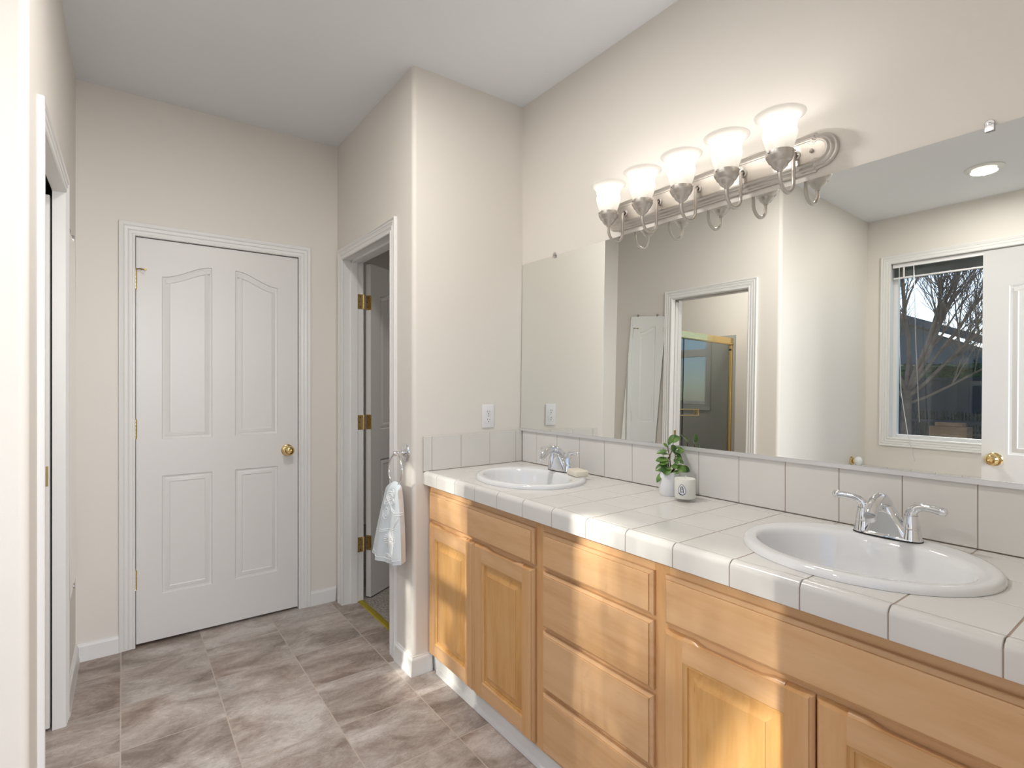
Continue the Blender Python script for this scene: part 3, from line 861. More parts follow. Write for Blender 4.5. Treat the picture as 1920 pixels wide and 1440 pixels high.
# ------------------------------------------------------------------ sinks
def sink(cx, cy, a, b, label):
    root = thing('sink', label, 'sink', (cx, cy, CT), 'oval white drop-in sinks')
    m = MB()
    S = [  # (ax, by, dy, z)
        (1.00, 1.00, 0, 0.9115), (1.00, 1.00, 0, 0.9165), (0.992, 0.991, 0, 0.9225), (0.975, 0.972, 0, 0.9268), (0.950, 0.945, 0, 0.9280),
        (0.915, 0.900, -.002, 0.9270), (0.880, 0.800, -.010, 0.9262), (0.862, 0.745, -.018, 0.9248), (0.845, 0.720, -.021, 0.9200), (0.832, 0.705, -.022, 0.9110),
        (0.815, 0.690, -.022, 0.8950), (0.785, 0.665, -.022, 0.8650), (0.735, 0.620, -.020, 0.8350), (0.650, 0.545, -.016, 0.8080),
        (0.520, 0.430, -.012, 0.7890), (0.360, 0.300, -.008, 0.7790), (0.200, 0.175, -.004, 0.7740), (0.105, 0.120, 0, 0.7720)]
    rs = []
    for ax, by, dy, z in S:
        rs.append([(cx + a * ax * math.cos(2 * PI * i / 72), cy + dy + b * by * math.sin(2 * PI * i / 72), z) for i in range(72)])
    m.rings(rs, False, False)
    # outside of the bowl, below the counter
    rs2 = []
    for ax, by, dy, z in [(0.86, 0.86, -.006, 0.9115), (0.85, 0.84, -.006, 0.86), (0.76, 0.72, -.006, 0.81), (0.55, 0.5, -.006, 0.775), (0.12, 0.13, 0, 0.758)]:
        rs2.append([(cx + a * ax * math.cos(2 * PI * i / 72), cy + dy + b * by * math.sin(2 * PI * i / 72), z) for i in range(72)])
    vs = m.rings(rs2, False, True)
    m.build('basin', M['porcelain'], root, smooth=True, ang=60)
    m = MB(); m.lathe([(0.030, 0.7735), (0.030, 0.7765), (0.022, 0.7765), (0.020, 0.7735), (0.0, 0.7735)], (cx, cy, 0), 32)
    m.lathe([(0.0, 0.781), (0.012, 0.7805), (0.017, 0.778), (0.017, 0.774)], (cx, cy, 0), 24)
    m.build('drain', M['chrome'], root, smooth=True)
    return root
sink(*SINKS[0], 'oval white sink beside the outlet wall with a soap bar on its rim')
sink(*SINKS[1], 'large oval white sink nearest the viewer at right')

# ------------------------------------------------------------------ faucets
def faucet(cx, cy, z0, label, tilt=(0.0, 0.0)):
    root = thing('faucet', label, 'faucet', (cx, cy, z0), 'chrome two handle faucets')
    def sup(w, d, z, x=0.0, y=0.0, n=32, e=2.6):
        out = []
        for i in range(n):
            t = 2 * PI * i / n; c, s = math.cos(t), math.sin(t)
            out.append((cx + x + w * math.copysign(abs(c) ** (2 / e), c), cy + y + d * math.copysign(abs(s) ** (2 / e), s), z0 + z))
        return out
    m = MB(); m.rings([sup(0.0755, 0.0265, 0.0), sup(0.0755, 0.0265, 0.003)]); m.build('gasket', M['black'], root, smooth=True)
    m = MB()   # base plate and the web that climbs into the spout
    m.rings([sup(0.075, 0.026, 0.003), sup(0.0745, 0.0255, 0.007), sup(0.072, 0.023, 0.010)])
    m.rings([sup(0.060, 0.0225, 0.009, e=4), sup(0.053, 0.0225, 0.017, e=4), sup(0.043, 0.0225, 0.030, e=4), sup(0.034, 0.0225, 0.045, y=-.002, e=4), sup(0.026, 0.022, 0.060, y=-.004, e=3.5), sup(0.019, 0.020, 0.074, y=-.007, e=3), sup(0.013, 0.014, 0.083, y=-.010)])
    m.build('base', M['chrome'], root, smooth=True, ang=45)
    m = MB()   # arched spout
    P = [(0, 0.020, 0.020), (0, 0.017, 0.040), (0, 0.009, 0.062), (0, -0.006, 0.082), (0, -0.028, 0.095), (0, -0.054, 0.0985), (0, -0.078, 0.092), (0, -0.096, 0.080), (0, -0.105, 0.068)]
    rad = [0.013, 0.0145, 0.016, 0.0170, 0.0175, 0.0175, 0.0170, 0.0165, 0.0150]
    m.tube([(cx + p[0], cy + p[1], z0 + p[2]) for p in P], rad, 20, True, 0.88, up=Vector((1, 0, 0)))
    m.build('spout', M['chrome'], root, smooth=True, ang=50)
    m = MB(); v = m.lathe([(0.0, -0.004), (0.0125, -0.004), (0.0128, 0.0), (0.0128, 0.008), (0.0110, 0.0095), (0, 0.0095)], (0, 0, 0), 24)
    rm = Matrix.Rotation(R(24), 3, 'X')
    for q in v: q.co = rm @ (-q.co) + Vector((cx, cy - 0.107, z0 + 0.064))
    m.build('aerator', M['chrome'], root, smooth=True)
    m = MB(); m.tube([(cx, cy + .021, z0 + .006), (cx, cy + .024, z0 + .070)], 0.0022, 8); m.lathe([(0, .070), (.004, .070), (.0065, .076), (.005, .081), (0, .082)], (cx, cy + .024, z0), 14)
    m.build('lift_rod', M['chrome'], root, smooth=True)
    for s, tl in ((-1, tilt[0]), (1, tilt[1])):
        hx_ = cx + s * 0.0508
        h = MB()
        h.lathe([(0.0, 0.006), (0.0235, 0.006), (0.0225, 0.012), (0.0200, 0.026), (0.0195, 0.030), (0.0185, 0.0305), (0.0185, 0.0318), (0.0195, 0.0322), (0.0192, 0.036),
                 (0.0175, 0.047), (0.0150, 0.057), (0.0140, 0.063)], (hx_, cy, z0), 28)
        P = [(0, 0, .060), (s * .0005, 0, .067), (s * .005, 0, .076), (s * .014, -.0005, .0835), (s * .027, -.0015, .087), (s * .043, -.003, .0875 + tl * .4), (s * .058, -.005, .087 + tl * .8), (s * .070, -.006, .0865 + tl), (s * .0735, -.006, .0862 + tl)]
        rr = [0.0140, 0.0130, 0.0115, 0.0098, 0.0088, 0.0090, 0.0100, 0.0095, 0.0050]
        h.tube([(hx_ + p[0], cy + p[1], z0 + p[2]) for p in P], rr, 18, True, 0.80, up=Vector((0, 1, 0)))
        h.build('handle', M['chrome'], root, smooth=True, ang=50)
    return root
FZ = 0.9265
faucet(0.428, -0.118, FZ, 'chrome faucet behind the sink beside the outlet wall', (0.0, 0.0))
faucet(1.667, -0.120, FZ, 'chrome faucet behind the large near sink at right', (0.002, -0.003))

# soap bar
m = MB(); v = m.box(-0.045, 0.045, -0.030, 0.030, 0, 0.026, 0.007, 3)
mt = Matrix.Rotation(R(-16), 3, 'Z')
for q in m.bm.verts: q.co = mt @ q.co
so = m.build('soap_bar', M['soap'], None, smooth=True, ang=60); so.location = (0.562, -0.142, 0.9265)
tag(so, 'small cream soap bar lying beside the faucet near the outlet wall', 'soap')

# ------------------------------------------------------------------ vanity mirror (tilted: foot rests on the tile edge)
MZ0, MZ1, MX0, MX1 = 1.0745, 1.925, 0.0035, 2.125
TL = 0.0165
root = thing('wall_mirror', 'wide frameless mirror standing on the tile edge behind both sinks', 'mirror', (MX0, -0.016, MZ0))
def tiltp(p):   # p in (x, depth from mirror face towards wall, height)
    x, d, h = p
    return (x, -0.0160 + d * math.cos(TL) + h * math.sin(TL) * 0.985, MZ0 + h * math.cos(TL) - d * math.sin(TL))
m = MB(); H = MZ1 - MZ0
vs = [m.bm.verts.new(tiltp(p)) for p in ((MX0, 0, 0), (MX1, 0, 0), (MX1, 0, H), (MX0, 0, H))]
m._f(vs); m.mi = 1
bk = [m.bm.verts.new(tiltp(p)) for p in ((MX0, 0.003, 0), (MX1, 0.003, 0), (MX1, 0.003, H), (MX0, 0.003, H))]
m._f(bk[::-1])
for i in range(4):
    j = (i + 1) % 4; m._f([vs[i], vs[j], bk[j], bk[i]])
m.build('mirror_glass', [M['mirror'], M['mirror_edge']], root)
m = MB()
m.prism([(-0.0215, 1.0690), (-0.0020, 1.0690), (-0.0020, 1.0710), (-0.0190, 1.0718), (-0.0190, 1.0812), (-0.0215, 1.0815)], MX0, MX1, lambda a, b, h: (h, a, b))
m.build('bottom_channel', M['alu'], root)
for cxp in (0.257, 1.840):
    m = MB(); m.lathe([(0, -0.006), (0.0085, -0.006), (0.0105, -0.003), (0.0105, 0.0)], (cxp, -0.001, MZ1 + .006), 16, 'y')
    m.box(cxp - .009, cxp + .009, -0.0085, -0.0055, MZ1 - .012, MZ1 + .006, .001)
    c = m.build('mirror_clip', M['clip'], root, smooth=True)
    m = MB(); m.lathe([(0, -0.0095), (0.0035, -0.0085), (0.0035, -0.006)], (cxp, 0, MZ1 + .006), 10, 'y'); m.build('screw', M['chrome'], c, smooth=True)

# ------------------------------------------------------------------ vanity light
LX, LZ = 1.058, 2.002
root = thing('vanity_light', 'nickel bath light bar with five lit frosted bell shades', 'light fixture', (LX, 0, LZ))
m = MB()
def plate_loop(hw, hh, y, r=None):
    """long plate with a stepped shoulder and a round lobe at each end"""
    pts = []
    lobe = hh * 0.86; xs = hw - lobe * 0.98
    right = [(xs - 0.026, hh)] + [(xs - 0.014, hh), (xs - 0.012, hh - 0.004), (xs - 0.004, hh - 0.008)]
    n = 16
    arc = [(xs + lobe * 0.98 * math.cos(t), lobe * math.sin(t)) for t in [PI / 2 * 0.93 - PI * 0.93 * i / n for i in range(n + 1)]]
    r_all = right + arc + [(x, -z) for x, z in right[::-1]]
    pts = r_all + [(-x, -z) for x, z in r_all]
    return [(LX + x, y, LZ + z) for x, z in pts]
prof = [(0, 0), (0, -0.006), (-0.004, -0.010), (-0.009, -0.011), (-0.0115, -0.0145), (-0.016, -0.0175), (-0.021, -0.018), (-0.0235, -0.0215), (-0.027, -0.0245), (-0.032, -0.025), (-0.0335, -0.0235), (-0.034, -0.0235)]
m.rings([plate_loop(0.4525 + i * .9, 0.0585 + i * .86, y - 0.0005) for i, y in prof])
m.build('backplate', M['nickel'], root, smooth=True, ang=35)
for sx in (-1, 1):
    m = MB(); m.lathe([(0, -0.034), (0.005, -0.032), (0.0062, -0.028), (0.0045, -0.0235)], (LX + sx * 0.385, 0, LZ), 14, 'y'); m.build('cap_nut', M['nickel'], root, smooth=True)
AY = -0.122
for k in range(-2, 3):
    ax = LX + 0.170 * k
    arm = MB()
    arm.lathe([(0.013, -0.0235), (0.0135, -0.027), (0.009, -0.030)], (ax, 0, LZ + .0), 18, 'y', True)
    P = []
    yw, zt = -0.034, LZ
    P.append((ax, -0.024, zt)); P.append((ax, -0.032, zt)); P.append((ax, -0.0385, zt - .005)); P.append((ax, -0.041, zt - .018)); P.append((ax, -0.041, zt - .060))
    rr = 0.0405; cyy = -0.041 - rr; cz = zt - .082
    for i in range(0, 13):
        t = PI * i / 12; P.append((ax, cyy + rr * math.cos(t), cz - rr * math.sin(t)))
    P.append((ax, AY, zt - .066))
    arm.tube(P, 0.0056, 12, True, up=Vector((1, 0, 0)))
    ao = arm.build('arm', M['nickel'], root, smooth=True, ang=60)
    m = MB(); m.lathe([(0.0, -.071), (0.007, -.071), (0.0085, -.066), (0.0145, -.062), (0.021, -.055), (0.0245, -.047), (0.0265, -.044), (0.030, -.0425), (0.0345, -.034), (0.0375, -.029), (0.0385, -.026), (0.0385, -.014), (0.0365, -.0125), (0.034, -.0125), (0.034, -.020), (0.0, -.020)], (ax, AY, LZ), 32)
    m.build('socket_cup', M['nickel'], ao, smooth=True, ang=50)
    for t in (R(250), R(10), R(130)):
        m = MB(); v = m.lathe([(0, .0055), (.0028, .0045), (.0028, 0)], (0, 0, 0), 10, 'x')
        for q in v: q.co = Matrix.Rotation(t, 3, 'Z') @ (q.co + Vector((.0385, 0, 0))) + Vector((ax, AY, LZ - .020))
        m.build('thumb_screw', M['nickel'], ao, smooth=True)
    m = MB(); m.lathe([(0.0345, -.016), (0.0355, -.008), (0.0385, .004), (0.0430, .018), (0.0462, .030), (0.0472, .036), (0.0458, .039), (0.0475, .042), (0.0460, .0455), (0.0448, .052), (0.0455, .062), (0.0490, .074),
                       (0.0555, .084), (0.0635, .0905), (0.0695, .0935), (0.0700, .0950), (0.0690, .0958), (0.0625, .0930), (0.0540, .0865), (0.0470, .0755), (0.0430, .062), (0.0425, .050), (0.0438, .040), (0.0440, .032), (0.0405, .018), (0.036, .004), (0.033, -.010)], (ax, AY, LZ), 40)
    m.build('glass_shade', M['shade'], ao, smooth=True, ang=80)
    m = MB(); m.lathe([(0, -.018), (0.013, -.016), (0.013, 0.000), (0.016, .010), (0.024, .026), (0.0255, .038), (0.021, .050), (0.011, .0575), (0, .0595)], (ax, AY, LZ), 20)
    m.build('bulb', M['bulb'], ao, smooth=True)
    point('vanity_bulb_light', (ax, AY, LZ + .070), 0.13, (1.0, 0.95, 0.90), 0.03)

# ------------------------------------------------------------------ outlet
root = thing('wall_outlet', 'white duplex outlet on the side wall above the tiles', 'outlet', (0, -0.2165, 1.150))
oc, oz = -0.2165, 1.150
m = MB(); m.box(0.0005, 0.0055, oc - .035, oc + .035, oz - .057, oz + .057, .0022, 3); m.build('cover_plate', M['plastic'], root, smooth=True, ang=50)
for s in (-1, 1):
    zc = oz + s * .0195
    m = MB()
    pts = [(0.0170 * math.cos(t) if abs(0.0170 * math.cos(t)) < .0165 else math.copysign(.0165, math.cos(t)), max(-.0138, min(.0138, 0.0175 * math.sin(t)))) for t in [2 * PI * i / 32 for i in range(32)]]
    m.prism([(oc + a, zc + b) for a, b in pts], 0.0050, 0.0070, lambda a, b, h: (h, a, b))
    m.mi = 1
    m.box(0.0068, 0.0074, oc - .0075, oc - .0055, zc - .001, zc + .0075); m.box(0.0068, 0.0074, oc + .0052, oc + .0070, zc - .0005, zc + .0065)
    m.lathe([(0, .0074), (.0024, .0074), (.0024, .0068)], (0, oc, zc - .0075), 12, 'x')
    m.build('receptacle', [M['plastic'], M['hole']], root)
m = MB(); m.lathe([(0, .0068), (.0025, .0064), (.0030, .0052)], (0, oc, oz), 12, 'x'); m.build('screw', M['nickel'], root, smooth=True)

# ------------------------------------------------------------------ towel ring and towel
RX, RZ, RY = -0.072, 0.993, YC
root = thing('towel_ring', 'chrome towel ring on the wall corner beside the closet doorway', 'towel ring', (RX, RY, RZ))
m = MB(); m.lathe([(0.041, -.0003), (0.042, -.003), (0.039, -.007), (0.029, -.011), (0.016, -.015), (0.010, -.020), (0.0075, -.024), (0.0075, -.040), (0.0095, -.044), (0.0115, -.050), (0.0115, -.058), (0.009, -.063), (0.004, -.066), (0, -.066)], (RX, RY, RZ), 32, 'y', True)
m.build('rosette_post', M['chrome'], root, smooth=True, ang=60)
rr = 0.071; rc = RZ - rr - .004; ryy = RY - .050
m = MB(); N = 40
m.tube([(RX + rr * math.sin(2 * PI * i / N), ryy - 0.006 * (1 - math.cos(2 * PI * i / N)) * .5, rc + rr * math.cos(2 * PI * i / N)) for i in range(N + 1)], 0.0044, 10, False, up=Vector((0, 1, 0)))
m.build('ring', M['chrome'], root, smooth=True)
m = MB(); m.tube([(RX - .010, ryy, RZ - .004), (RX + .010, ryy, RZ - .004)], 0.0058, 12); m.build('ring_clasp', M['brass'], root, smooth=True)

zb = rc - rr              # bottom of the ring
root = thing('hand_towel', 'pale blue grey hand towel with white floral embroidery hanging in the ring', 'towel', (RX, ryy, 0.50))
def towel_pt(u, v, layer):
    """u -1..1 across, v 0 top .. 1 bottom; layer 0 front 1 back"""
    zt = zb + 0.008
    w = 0.052 + 0.105 * (v ** 0.75) - 0.012 * v * v
    xc = RX + 0.010 - 0.062 * v
    z = zt - (0.345 + 0.018 * (1 - u) * 0.5 * 0 + 0.024 * math.cos(u * 1.4 + .35)) * v + (0.012 * (1 - u * u)) * (1 - v) ** 3
    x = xc + u * w
    fold = (0.011 * math.sin(u * 5.2 + 0.8) + 0.006 * math.sin(u * 11 + 2.0 + v * 1.5)) * (0.35 + 0.65 * v)
    base = ryy - 0.020 - 0.006 * v + 0.020 * u * v * .5
    if layer: base = ryy - 0.002 + 0.004 * v; fold *= 0.8; z += 0.012 * v
    else: base -= 0.004
    # close over the ring at the top
    if v < 0.08:
        k = (0.08 - v) / 0.08
        base = base + (ryy - 0.003 - base) * k * k
    return Vector((x, base + fold * min(1, v * 5), z))
m = MB(); NU, NV = 48, 60
def sheet(layer, mi):
    m.mi = mi
    g = [[m.bm.verts.new(towel_pt(-1 + 2 * i / NU, j / NV, layer)) for i in range(NU + 1)] for j in range(NV + 1)]
    for j in range(NV):
        for i in range(NU):
            m._f([g[j][i], g[j][i + 1], g[j + 1][i + 1], g[j + 1][i]])
    return g
g0 = sheet(0, 0); g1 = sheet(1, 1)
m.mi = 1
for j in range(NV):
    m._f([g0[j][NU], g1[j][NU], g1[j + 1][NU], g0[j + 1][NU]]); m._f([g0[j][0], g1[j][0], g1[j + 1][0], g0[j + 1][0]])
for i in range(NU):
    m._f([g0[0][i], g1[0][i], g1[0][i + 1], g0[0][i + 1]]); m._f([g0[NV][i], g1[NV][i], g1[NV][i + 1], g0[NV][i + 1]])
m.build('cloth', [M['towel'], M['towelback']], root, smooth=True, ang=60)
# embroidery: raised cords following the front sheet
m = MB()
def stitch(uv, r=0.0017):
    pts = []
    for u, v in uv:
        p = towel_pt(u, v, 0); pts.append(p + Vector((0, -0.0012, 0)))
    m.tube(pts, r, 6)
def arcuv(cu, cv, ru, rv, a0, a1, n=14): return [(cu + ru * math.cos(R(a0 + (a1 - a0) * i / n)), cv + rv * math.sin(R(a0 + (a1 - a0) * i / n))) for i in range(n + 1)]
rnd = random.Random(4)
stitch(arcuv(0.75, 0.10, 1.1, 0.24, 180, 60, 24)); stitch(arcuv(0.75, 0.13, 1.05, 0.24, 180, 62, 24))
stitch(arcuv(-0.95, 0.36, 1.9, 0.24, 78, 5, 24)); stitch(arcuv(-0.95, 0.385, 1.9, 0.24, 78, 5, 24))
for i in range(26):       # flower
    a = 2 * PI * i / 26
    L_ = 0.10 + rnd.random() * .03
    cu, cv = 0.28, 0.70
    stitch([(cu + 0.14 * math.cos(a), cv + 0.034 * math.sin(a)), (cu + 0.30 * math.cos(a), cv + 0.072 * math.sin(a)), (cu + (0.40 + L_) * math.cos(a), cv + (0.095 + L_ * .2) * math.sin(a))], 0.0023)
stitch(arcuv(0.28, 0.70, 0.13, 0.032, 0, 360, 20)); stitch(arcuv(0.28, 0.70, 0.06, 0.016, 0, 360, 12), 0.003)
for (cu, cv, ru, rv) in ((-0.1, 0.16, .28, .05), (-0.35, 0.22, .2, .05), (0.2, 0.22, .25, .035), (-0.25, 0.38, .10, .07), (-0.55, 0.44, .08, .08), (0.3, 0.12, .2, .04)):
    stitch(arcuv(cu, cv, ru, rv, 0, 360, 20)); stitch(arcuv(cu, cv, ru * .5, rv * .5, 0, 360, 14))
for k in (-0.86, -0.78): stitch([(k + t * .33, 0.93 - t * .40) for t in [i / 12 for i in range(13)]])
for k in (0.22, 0.34): stitch([(k - t * .03, 0.82 + t * .11) for t in [i / 6 for i in range(7)]])
stitch(arcuv(0.05, 0.93, 0.2, 0.05, 190, 350)); stitch(arcuv(0.05, 0.93, 0.12, 0.03, 190, 350))
for i in range(60):
    u = -0.95 + 1.9 * i / 59
    p = towel_pt(u, 0.945, 0) + Vector((0, -0.001, 0)); m.lathe([(0, -.0022), (.0022, 0), (0, .0022)], p, 6)
m.build('embroidery', M['stitch'], root, smooth=True)

# ------------------------------------------------------------------ plant and candle
PX_, PY_ = 0.985, -0.092
root = thing('potted_plant', 'small green leafy plant in a white ceramic pot on the counter', 'plant', (PX_, PY_, CT))
m = MB(); m.lathe([(0, .004), (.030, .004), (.031, 0), (.0315, 0), (.033, .004), (.0350, .010), (.0362, .030), (.0362, .083), (.0350, .085), (.0335, .084), (.0335, .070), (0.0, .070)], (PX_, PY_, CT + .0005), 40)
m.build('pot', M['ceramic'], root, smooth=True, ang=50)
m = MB(); m.lathe([(0.0333, .070), (0.025, .0745), (0.010, .0765), (0, .0765)], (PX_, PY_, CT), 20); m.build('soil', M['soil'], root, smooth=True)
ZT = CT + .075
camdir = Vector((cam.location.x - PX_, cam.location.y - PY_, 0)).normalized(); rgt = Vector((-camdir.y, camdir.x, 0))  # right as seen from the room
def P3(r, t, h): return Vector((PX_, PY_, ZT)) + rgt * r + camdir * t + Vector((0, 0, h))
stems = [[(0, 0, 0), (.004, 0, .03), (.002, 0, .06), (-.003, .002, .085), (-.004, 0, .10)], [(0.004, 0, .0), (.016, 0, .022), (.022, .004, .05), (.020, .004, .078)],
         [(-.002, 0, .01), (-.014, .006, .028), (-.022, .008, .04)], [(.004, -.006, 0), (.020, -.014, .018), (.034, -.010, .032)], [(0, -.004, .0), (-.004, -.018, .05), (0.012, -.030, .085), (.014, -.032, .105)]]
sm = MB()
for s in stems: sm.tube([P3(*q) for q in s], [0.0024 - 0.0003 * i for i in range(len(s))], 8)
leaves = [  # base (r,t,h), direction (r,t,h), length, width
    ((-.004, 0, .10), (.38, .1, .92), .036, .018), ((-.003, 0, .092), (-.55, .1, .75), .018, .010), ((-.003, .002, .084), (-.98, .2, -.12), .033, .016),
    ((0, 0, .070), (-.9, -.3, .2), .024, .013), ((.002, 0, .052), (-.98, .3, .05), .040, .021), ((.001, .004, .045), (-.85, .5, -.05), .030, .022),
    ((0, .004, .036), (-.92, .4, -.30), .044, .026), ((-.012, .008, .030), (.1, .9, -.45), .036, .030), ((-.016, .008, .014), (-.62, .5, -.8), .042, .016),
    ((.020, .004, .078), (-.15, .25, .55), .024, .020), ((.020, .004, .078), (.9, .1, .30), .024, .020), ((.021, .004, .066), (.75, .5, -.25), .020, .017),
    ((.022, .004, .055), (.95, .1, -.35), .024, .014), ((.018, .004, .060), (.35, .7, -.45), .024, .017), ((.014, .006, .040), (.2, .9, -.35), .024, .020),
    ((.020, .002, .034), (.8, .4, -.35), .036, .026), ((.030, -.006, .026), (.97, .2, -.2), .034, .026), ((.012, .004, .010), (.4, .8, .1), .028, .022),
    ((.008, 0, .082), (.6, .2, -.2), .030, .012), ((.014, -.032, .105), (.25, -.5, .8), .034, .032), ((.012, -.030, .085), (.9, -.3, .1), .034, .020),
    ((.004, -.020, .055), (-.3, -.9, .1), .030, .022), ((.016, -.014, .022), (.3, -.95, .2), .030, .024), ((.02, -.025, .06), (.8, -.6, -.2), .03, .02), ((.004, .004, .020), (-.3, .95, .25), .026, .020)]
sm.build('stem', M['stem'], root, smooth=True)
def leaf(b, d, L_, Wd):
    m = MB()
    base = P3(*b); D = (rgt * d[0] + camdir * d[1] + Vector((0, 0, d[2]))).normalized()
    up = camdir * .75 + Vector((0, 0, .9)); S = D.cross(up).normalized(); Nn = S.cross(D).normalized()
    nu, nv = 8, 6
    g = []
    for i in range(nu + 1):
        t = i / nu
        w = Wd * .5 * (math.sin(PI * min(1, t * 1.0)) ** 0.62) * (0.72 + 0.42 * t)
        if i in (0, nu): w = 0.0006
        ctr_ = base + D * (L_ * t + 0.004) - Nn * (L_ * 0.22 * t * t) 
        g.append([ctr_ + S * (w * (j / nv * 2 - 1)) + Nn * (abs(j / nv * 2 - 1) ** 2 * w * .22) for j in range(nv + 1)])
    top = [[m.bm.verts.new(p + Nn * .0006) for p in row] for row in g]; bot = [[m.bm.verts.new(p - Nn * .0006) for p in row] for row in g]
    for i in range(nu):
        for j in range(nv):
            m._f([top[i][j], top[i][j + 1], top[i + 1][j + 1], top[i + 1][j]]); m._f([bot[i][j], bot[i + 1][j], bot[i + 1][j + 1], bot[i][j + 1]])
    rim = lambda q: [q[0][j] for j in range(nv + 1)] + [q[i][nv] for i in range(1, nu + 1)] + [q[nu][j] for j in range(nv - 1, -1, -1)] + [q[i][0] for i in range(nu - 1, 0, -1)]
    a, b2 = rim(top), rim(bot)
    for i in range(len(a)): m._f([a[i], a[(i + 1) % len(a)], b2[(i + 1) % len(a)], b2[i]])
    m.tube([base, base + D * .005], 0.0009, 6)
    return m.build('leaf', M['leaf'], root, smooth=True, ang=60)
for b_, d_, l_, w_ in leaves: leaf(b_, d_, l_ * 1.12, w_ * 1.25)

KX, KY = 1.076, -0.126
root = thing('jar_candle', 'white candle in a clear glass jar with a navy drop shaped emblem', 'candle', (KX, KY, CT))
m = MB(); m.lathe([(0, 0), (.034, 0), (.0355, .002), (.0362, .006), (.0372, .090), (.0368, .0915), (.0356, .0915), (.0352, .090), (.0345, .012), (.033, .009), (0, .009)], (KX, KY, CT + .0005), 48)
m.build('glass_jar', M['jar'], root, smooth=True, ang=60)
m = MB(); m.lathe([(0, .010), (.0325, .010), (.0342, .013), (.0349, .074), (.0335, .076), (0, .0755)], (KX, KY, CT + .0005), 48)
m.build('wax', M['wax'], root, smooth=True, ang=50)
m = MB(); m.tube([(KX, KY, CT + .075), (KX + .001, KY, CT + .080), (KX + .0035, KY, CT + .0865)], 0.0011, 8); m.build('wick', M['wick'], root, smooth=True)
# emblem on the jar
kd = math.atan2(cam.location.y - KY, cam.location.x - KX) - R(16)
def onjar(a, z, h=0.0):
    a, z = a * 1.5, 0.040 + (z - 0.0395) * 1.5
    r = 0.0372 + 0.0004 + h
    t = kd + a / r
    return (KX + r * math.cos(t), KY + r * math.sin(t), CT + z)
m = MB()
def ribbon(pts, w, h=0.0):
    q0, q1 = [], []
    for i, p in enumerate(pts):
        a = Vector(pts[max(i - 1, 0)]); b = Vector(pts[min(i + 1, len(pts) - 1)]); t = (b - a).normalized(); n = Vector((-t.y, t.x))
        q0.append(onjar(p[0] + n.x * w, p[1] + n.y * w, h)); q1.append(onjar(p[0] - n.x * w, p[1] - n.y * w, h))
    v0 = [m.bm.verts.new(p) for p in q0]; v1 = [m.bm.verts.new(p) for p in q1]
    for i in range(len(pts) - 1): m._f([v0[i], v0[i + 1], v1[i + 1], v1[i]])
drop = []
for i in range(33):
    t = -PI / 2 + 2 * PI * i / 32
    rr_ = 0.0088
    x_ = rr_ * math.cos(t); z_ = 0.0385 + rr_ * math.sin(t) * (1.0 if math.sin(t) < 0 else 1.75)
    if math.sin(t) > 0: x_ *= (1 - math.sin(t) ** 2 * .42)
    drop.append((x_, z_))
m.mi = 1
fan = [m.bm.verts.new(onjar(p[0], p[1], -.0002)) for p in drop[:-1]]; m._f(fan)
m.mi = 0
ribbon(drop, 0.00045)
low = [(-.0078, .0345), (.0078, .0345), (.0066, .0325), (.0035, .0304), (0, .0298), (-.0035, .0304), (-.0066, .0325)]
m._f([m.bm.verts.new(onjar(a, z, .0001)) for a, z in low])
ribbon([(-.0036, .035), (-.0026, .046), (-.0016, .0485), (.0016, .0485), (.0026, .046), (.0036, .035)], .0008, .0001)
ribbon([(-.0024, .0435), (.0024, .0435)], .0005, .0001); ribbon([(-.0012, .0462), (.0012, .0462)], .0004, .0001)
ribbon([(-.0015, .035), (0, .039), (.0015, .035)], .0006, .0001)
m.build('emblem', [M['ink'], M['label']], root)

# ------------------------------------------------------------------ windows
f_win = lambda a, d, z: (a, YW + d, z)
def window(name, label, x0, x1, z0, z1, rail=None):
    o = bpy.data.objects.new(name, None); COL.objects.link(o); o.location = ((x0 + x1) / 2, YW - .09, z0); struct(o, label)
    m = MB(); fr = .030
    yb, yf = YW - 0.125, YW - 0.070
    m.box(x0, x0 + fr, yb, yf, z0, z1, .003); m.box(x1 - fr, x1, yb, yf, z0, z1, .003)
    m.box(x0 + fr, x1 - fr, yb, yf, z0, z0 + fr, .003); m.box(x0 + fr, x1 - fr, yb, yf, z1 - fr, z1, .003)
    if rail: m.box(x0 + fr, x1 - fr, yb, yf - .005, rail[0], rail[1], .003)
    m.build('window_frame', M['winframe'], o)
    m = MB(); m.box(x0 + fr - .002, x1 - fr + .002, YW - .100, YW - .096, z0 + fr - .002, z1 - fr + .002)
    m.build('glass_pane', M['winglass'], o)
    return o
window('window_1', 'large window over the tub looking onto a bare tree', WX0, WX1, WZ0, WZ1)
window('window_2', 'window of the shower room', SX0, SX1, SZ0, SZ1, (1.706, 1.786))
m = MB(); casing(m, WX0 + .004, WX1 - .004, WZ1 - .004, f_win, WZ0 + .004, close=True); struct(m.build('trim_7', M['trim'], smooth=True, ang=25), 'picture frame casing of the tub window')
m = MB(); casing(m, SX0 + .004, SX1 - .004, SZ1 - .004, f_win, SZ0 + .004, close=True); struct(m.build('trim_8', M['trim'], smooth=True, ang=25), 'casing of the shower room window')
m = MB()
for a0, a1, b0, b1 in ((WX0, WX1, WZ0, WZ1), (SX0, SX1, SZ0, SZ1)):
    m.box(a0, a0 + .004, YW - .070, YW + .001, b0, b1); m.box(a1 - .004, a1, YW - .070, YW + .001, b0, b1)
    m.box(a0, a1, YW - .070, YW + .001, b0, b0 + .004); m.box(a0, a1, YW - .070, YW + .001, b1 - .004, b1)
struct(m.build('trim_9', M['trim']), 'window reveals')
